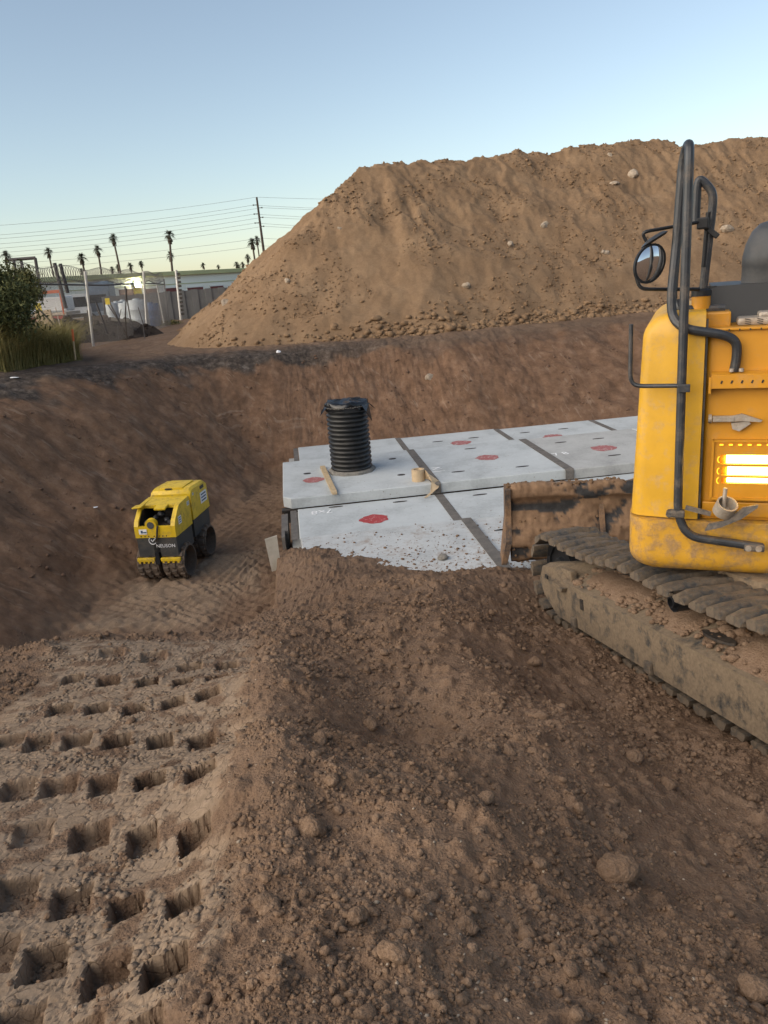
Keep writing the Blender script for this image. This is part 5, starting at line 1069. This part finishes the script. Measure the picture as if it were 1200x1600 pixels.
def grass(name, pts, n, h, mat, label):
    r = np.random.default_rng(3); V = []; F = []; P = []
    cs = [zp(a, b, .5) for a, b in pts]; poly = np.array([(c.x, c.y) for c in cs]); lo, hi = poly.min(0), poly.max(0)
    while len(P) < n:
        q = r.uniform(lo, hi, (n, 2)); d, _ = poly_sdf(q[:, 0], q[:, 1], poly); q = q[d < .05 + .25 * r.random(n) ** 3]; P += q.tolist()
    P = np.array(P[:n]); Z = ground_z(P[:, 0], P[:, 1])[0]
    tuft = fbm(P[:, 0], P[:, 1], 1.3, 3)
    for (x, y), z, t in zip(P, Z, tuft):
        L = h * r.uniform(.5, 1.2) * (1 + .6 * t); a = r.uniform(0, 6.28); ln = L * r.uniform(.1, .7); d = np.array([math.cos(a), math.sin(a)]); w_ = r.uniform(.003, .008); s_ = np.array([-d[1], d[0], 0]) * w_; p0 = np.array([x, y, z - .02]); p1 = p0 + np.array([d[0] * ln * .3, d[1] * ln * .3, L * .55]); p2 = p0 + np.array([d[0] * ln * 1.5, d[1] * ln * 1.5, L * .8])
        i = len(V); V += [p0 - s_, p0 + s_, p1 + s_ * .8, p1 - s_ * .8, p2 + s_ * .15, p2 - s_ * .15]; F += [(i, i + 1, i + 2, i + 3), (i + 3, i + 2, i + 4, i + 5)]
    link(name, np_mesh(name, V, F), mat, kind='stuff', label=label, cat='grass')
grass('dry_grass', [(-80, 592), (0, 584), (40, 576), (80, 566), (112, 556), (100, 545), (60, 538), (0, 538), (-80, 540)], 60000, .92, 'dry_grass', 'tall dry yellow green grass on the left bank of the pit')
# ================================================================ CLODS AND STONES
def scatter(name, x, y, z, size, sub, mat, flat=.75, seed=1, sink=.25, label=None, amp=.28, cat=None, parent=None):
    r = np.random.default_rng(seed); vs, fs = ICO[sub]; fs = np.array(fs); n = len(x); nv = len(vs)
    k = r.uniform(-2.6, 2.6, (n, 4, 3)); ph = r.uniform(0, 6.28, (n, 4))
    d = 1 + amp * np.sin(np.einsum('vj,nkj->nvk', vs, k) + ph[:, None, :]).mean(2) * 1.2
    pn = r.normal(size=(n, 6, 3)); pn /= np.linalg.norm(pn, axis=2)[:, :, None]; pc = r.uniform(.55, .92, (n, 6)); pj = np.einsum('vj,nkj->nvk', vs, pn)     # broken flat faces
    d = d * np.minimum(1.0, np.where(pj > .08, pc[:, None, :] / np.maximum(pj, .08), 9.0).min(2))
    sc = np.c_[r.uniform(.75, 1.25, n), r.uniform(.75, 1.25, n), r.uniform(.7, 1.1, n) * flat] * size[:, None]
    a = r.uniform(0, 6.28, n); ca, sa = np.cos(a), np.sin(a); P = vs[None] * d[:, :, None] * sc[:, None, :]
    X = P[:, :, 0] * ca[:, None] - P[:, :, 1] * sa[:, None]; Y = P[:, :, 0] * sa[:, None] + P[:, :, 1] * ca[:, None]
    V = np.stack([X + x[:, None], Y + y[:, None], P[:, :, 2] + (z + size * (flat * .5 - sink))[:, None]], 2).reshape(-1, 3)
    F = (fs[None] + (np.arange(n) * nv)[:, None, None]).reshape(-1, 3)
    return link(name, np_mesh(name, V, F), mat, parent, 'stuff', label, cat)
r = np.random.default_rng(21)
def near_pts(n, y0, y1, spread=1.0):
    y = y0 * (y1 / y0) ** r.random(n); x = (r.random(n) * 1.30 - .63) * y * spread + .05 * y; return x, y
def sizes(n, lo, hi, p=2.2): u = r.random(n); return (lo ** (1 - p) + u * (hi ** (1 - p) - lo ** (1 - p))) ** (1 / (1 - p))
def keep_clusters(x, y, th): return fbm(x + 3, y - 2, 1.6, 3) + .25 * r.normal(size=len(x)) > th
x, y = near_pts(46000, 1.15, 7.5); k = keep_clusters(x, y, -.10); x, y = x[k], y[k]; pd_, _ = poly_sdf(x, y, PADPOLY); k = (pd_ > .02) | (r.random(len(x)) < .05); x, y, pd_ = x[k], y[k], pd_[k]
z = ground_z(x, y)[0]; sz = sizes(len(x), .0032, .015, 2.5) * np.clip(y / 2.2, .8, 2.0); scatter('soil_crumbs', x, y, z, sz, 1, 'clod_soil', seed=2, label='fine soil crumbs strewn over the near slope', cat='soil')
x, y = near_pts(6000, 1.15, 7.5); k = keep_clusters(x, y, .14); x, y = x[k], y[k]; pd_, _ = poly_sdf(x, y, PADPOLY); k = (pd_ > .03) | (r.random(len(x)) < .04); x, y = x[k], y[k]
z = ground_z(x, y)[0]; k = np.hypot((x + .18) / .42, (y - 3.75) / .75) > .8; x, y, z = x[k], y[k], z[k]; sz = sizes(len(x), .009, .032, 3.2) * np.clip(y / 2.5, .8, 1.5); scatter('small_clods', x, y, z, sz, 2, 'clod_soil', seed=3, label='small rounded clods strewn over the near slope', cat='soil')
# crumbs lying in the drum prints, flakes between them
hx = []; hy = []
for i, (px, py, fr) in enumerate(PRINTS):
    c = ramp_hit(px, py); q = (8, 30, 16, 22)[i % 4]; hx += list(c.x + r.normal(0, .035, q)); hy += list(c.y - .02 + r.normal(0, .045, q))
x = np.array(hx); y = np.array(hy); z = ground_z(x, y)[0]; scatter('print_crumbs', x, y, z, sizes(len(x), .006, .016), 2, 'clod_soil', seed=5, label='crumbs lying in the drum prints', cat='soil')
x = r.uniform(PADPOLY[:, 0].min(), PADPOLY[:, 0].max(), 9000); y = r.uniform(1.3, 5.4, 9000); pd_, _ = poly_sdf(x, y, PADPOLY); k = (pd_ < .05) & (fbm(x, y, 3.2, 3) > .28); x, y = x[k], y[k]
z = ground_z(x, y)[0]; scatter('soil_flakes', x, y, z, sizes(len(x), .007, .022), 1, 'flake_soil', flat=.28, seed=6, sink=.02, label='flaky crust chips between the drum prints', cat='soil')
# pale chips of stone
x, y = near_pts(420, 1.2, 7.5); z = ground_z(x, y)[0]; scatter('pale_chips', x, y, z, sizes(len(x), .0035, .009), 1, 'pale_rock', seed=7, label='tiny pale stone chips on the near slope', cat='gravel')
# crumbs on the lids
a = r.uniform(.25, S2, 2600); b = -1.0 - 3.2 * r.random(2600) ** .6; k = r.random(2600) < np.clip((-b - .9) / 2.2, .03, 1); a, b = a[k], b[k]
wx_ = SO.x + a * su.x + b * sv.x; wy_ = SO.y + a * su.y + b * sv.y; z = np.where(b < -1.55, np.where(a > S1 + .15, ZN - .02, ZN), ZL); scatter('lid_crumbs', wx_, wy_, z, sizes(len(a), .005, .026, 2.6), 1, 'clod_soil', seed=8, sink=.1, label='dirt crumbs scattered over the nearest concrete lids', cat='soil')
# wall and floor stones
x = r.uniform(-8, 9, 9000); y = r.uniform(8.5, 20.5, 9000); zz, wl_, tp_, cm_, ar_, s__ = ground_z(x, y); k = (wl_ > .5) & (fbm(x, y, .9, 3) + .3 * r.random(len(x)) > .22); x, y, zz = x[k], y[k], zz[k]; scatter('wall_stones', x, y, zz, sizes(len(x), .012, .055, 3.0), 1, 'wall_soil', seed=9, label='small stones and clods in the cut pit walls', cat='soil')
# heap clods and toe cobbles
x = r.uniform(-7, 16, 20000); y = r.uniform(22, 32, 20000); zz = pile_z(x, y)[0]; k = (zz > .3) & (fbm(x, y, .55, 3) + .35 * r.random(len(x)) > .17); x, y, zz = x[k], y[k], zz[k]; scatter('heap_clods', x, y, zz, sizes(len(x), .018, .085, 3.0), 1, 'pile_soil', seed=10, label='clods scattered over the face of the big heap', cat='soil')
t = r.random(1500) ** .8; x = -5 + 16.5 * t + r.normal(0, .1, 1500); d_ = np.interp(x, PTOE[:9, 0], PTOE[:9, 1]); y = d_ + np.abs(r.normal(0, .26, 1500)) - .12; zz = np.maximum(pile_z(x, y)[0], ground_z(x, y)[0]); k = r.random(1500) < np.clip((x + 3.5) / 5, .12, 1); x, y, zz = x[k], y[k], zz[k]
scatter('toe_cobbles', x, y, zz, sizes(len(x), .035, .15, 2.4), 2, 'pile_soil', seed=11, label='rolled cobbles lined up along the foot of the big heap', cat='soil')
# single rocks on the heap (pale lumps)
def march(px, py, fn, y0, y1):
    ys = np.linspace(y0, y1, 700); d = ray(px, py); xs = d.x / d.y * ys; zs = EYE + d.z / d.y * ys; h = fn(xs, ys); i = np.argmax(zs < h); return Vector((xs[i], ys[i], h[i]))
for i, (px, py, s_, lab) in enumerate(((990, 274, .26, 'largest pale rock high on the heap left of the mirror rail'), (1137, 359, .22, 'pale flat rock on the heap between rail and air stack'), (962, 287, .2, 'long pale slab of rock below the heap crest'), (953, 243, .13, 'small pale rock just under the heap crest'), (729, 446, .13, 'round whitish stone low on the middle of the heap'), (850, 353, .16, 'tan rock halfway up the heap'), (797, 383, .16, 'tan rock pair in the middle of the heap'), (530, 357, .1, 'small pale stone near the left edge of the heap'), (352, 474, .16, 'pale streaked lump low on the left edge of the heap'), (450, 440, .12, 'broken pale stone in the left hollow of the heap'), (944, 396, .14, 'dark edged rock right of the heap middle'), (434, 551, .07, 'white scrap lying on the pit rim below the heap'), (672, 592, .14, 'pale rounded stone in the back wall of the pit'))):
    fn = (lambda a_, b_: np.maximum(pile_z(a_, b_)[0], ground_z(a_, b_)[0])); p = march(px, py, fn, 14, 34); s_ *= .72; m = MB().blob((0, 0, 0), s_, (1.1, .9, .95 if i != 2 else .45), .55, 2, 40 + i); m.build('rock', 'litter' if 'white scrap' in lab else 'pale_rock', label=lab, cat='rock', loc=p)
gfn = lambda a_, b_: ground_z(a_, b_)[0]
for i, (px, py, s_) in enumerate(((70, 566, .06), (20, 590, .08), (102, 558, .05))):
    p = march(px, py, gfn, 12, 22); m = MB().blob((0, 0, 0), s_, (1.4, .9, .2), .4, 2, 70 + i); m.build('litter', 'litter', label=('torn white litter at the foot of the dry grass', 'white litter patch on the pit rim at the left edge', 'white scrap beside the marker stake')[i], cat='litter', loc=p)
# the large clods one can pick out
def clod(px, py, s_, lab, seed, grp=None, sq=(1, .95, .85)):
    p = march(px, py, gfn, 1.0, 9.0); m = MB().blob((0, 0, 0), s_, sq, .20 if s_ > .06 else .34, 4 if s_ > .05 else 3, seed)
    V = np.array(m.v); rr3 = np.random.default_rng(seed); nz = fbm(V[:, 0] / s_ + seed, V[:, 1] / s_ + V[:, 2] / s_, 2.2, 4) * .10 * s_; V = V * (1 + nz[:, None] / (np.linalg.norm(V, axis=1)[:, None] + 1e-6)); m.v = [tuple(v) for v in V]
    m.build('dirt_clod', 'clod_soil', smooth=180, label=lab, cat='clod', group=grp, loc=p + Vector((0, 0, s_ * .35)))
clod(967, 1372, .068, 'big round boulder like clod in the right foreground', 3)
for i, (px, py, s_, lab) in enumerate(((990, 1188, .042, 'rough clod above the big boulder, nearest the track'), (1045, 1232, .040, 'oblong clod right above the big boulder'), (907, 1268, .028, 'small angular clod up and left of the big boulder'), (1175, 1252, .034, 'rounded clod at the right edge below the track'), (1095, 1348, .024, 'pebble like clod right of the big boulder'),
        (845, 1355, .024, 'small clod left of the big boulder'), (500, 1160, .036, 'flat topped clod at the lower lip of the smooth scoop'), (520, 1225, .03, 'pale oval clod below the smooth scoop'), (490, 1300, .048, 'broad dark clod half sunk left of centre'), (415, 1420, .036, 'round clod beside the lowest drum prints'), (560, 1445, .03, 'angular pale clod low in the centre'),
        (615, 1500, .038, 'smooth broad clod at the bottom centre'), (1180, 1550, .042, 'bright clod in the bottom right corner'), (835, 1040, .042, 'clod left of the track front on the upper slope'), (580, 1135, .036, 'clod at the right end of the smooth scoop'), (730, 1455, .034, 'lumpy clod between boulder and bottom centre'), (760, 1250, .038, 'half buried clod in the middle of the near slope'))):
    clod(px, py, s_, lab, 100 + i, None, (1, random.uniform(.7, 1), random.uniform(.6, .9)))
x, y, z = RUB; scatter('bank_rubble', x, y, z, sizes(len(x), .04, .2, 2.2), 1, 'dark_soil', seed=31, label='rubble strewn over the dark bank behind the fence', cat='rubble')
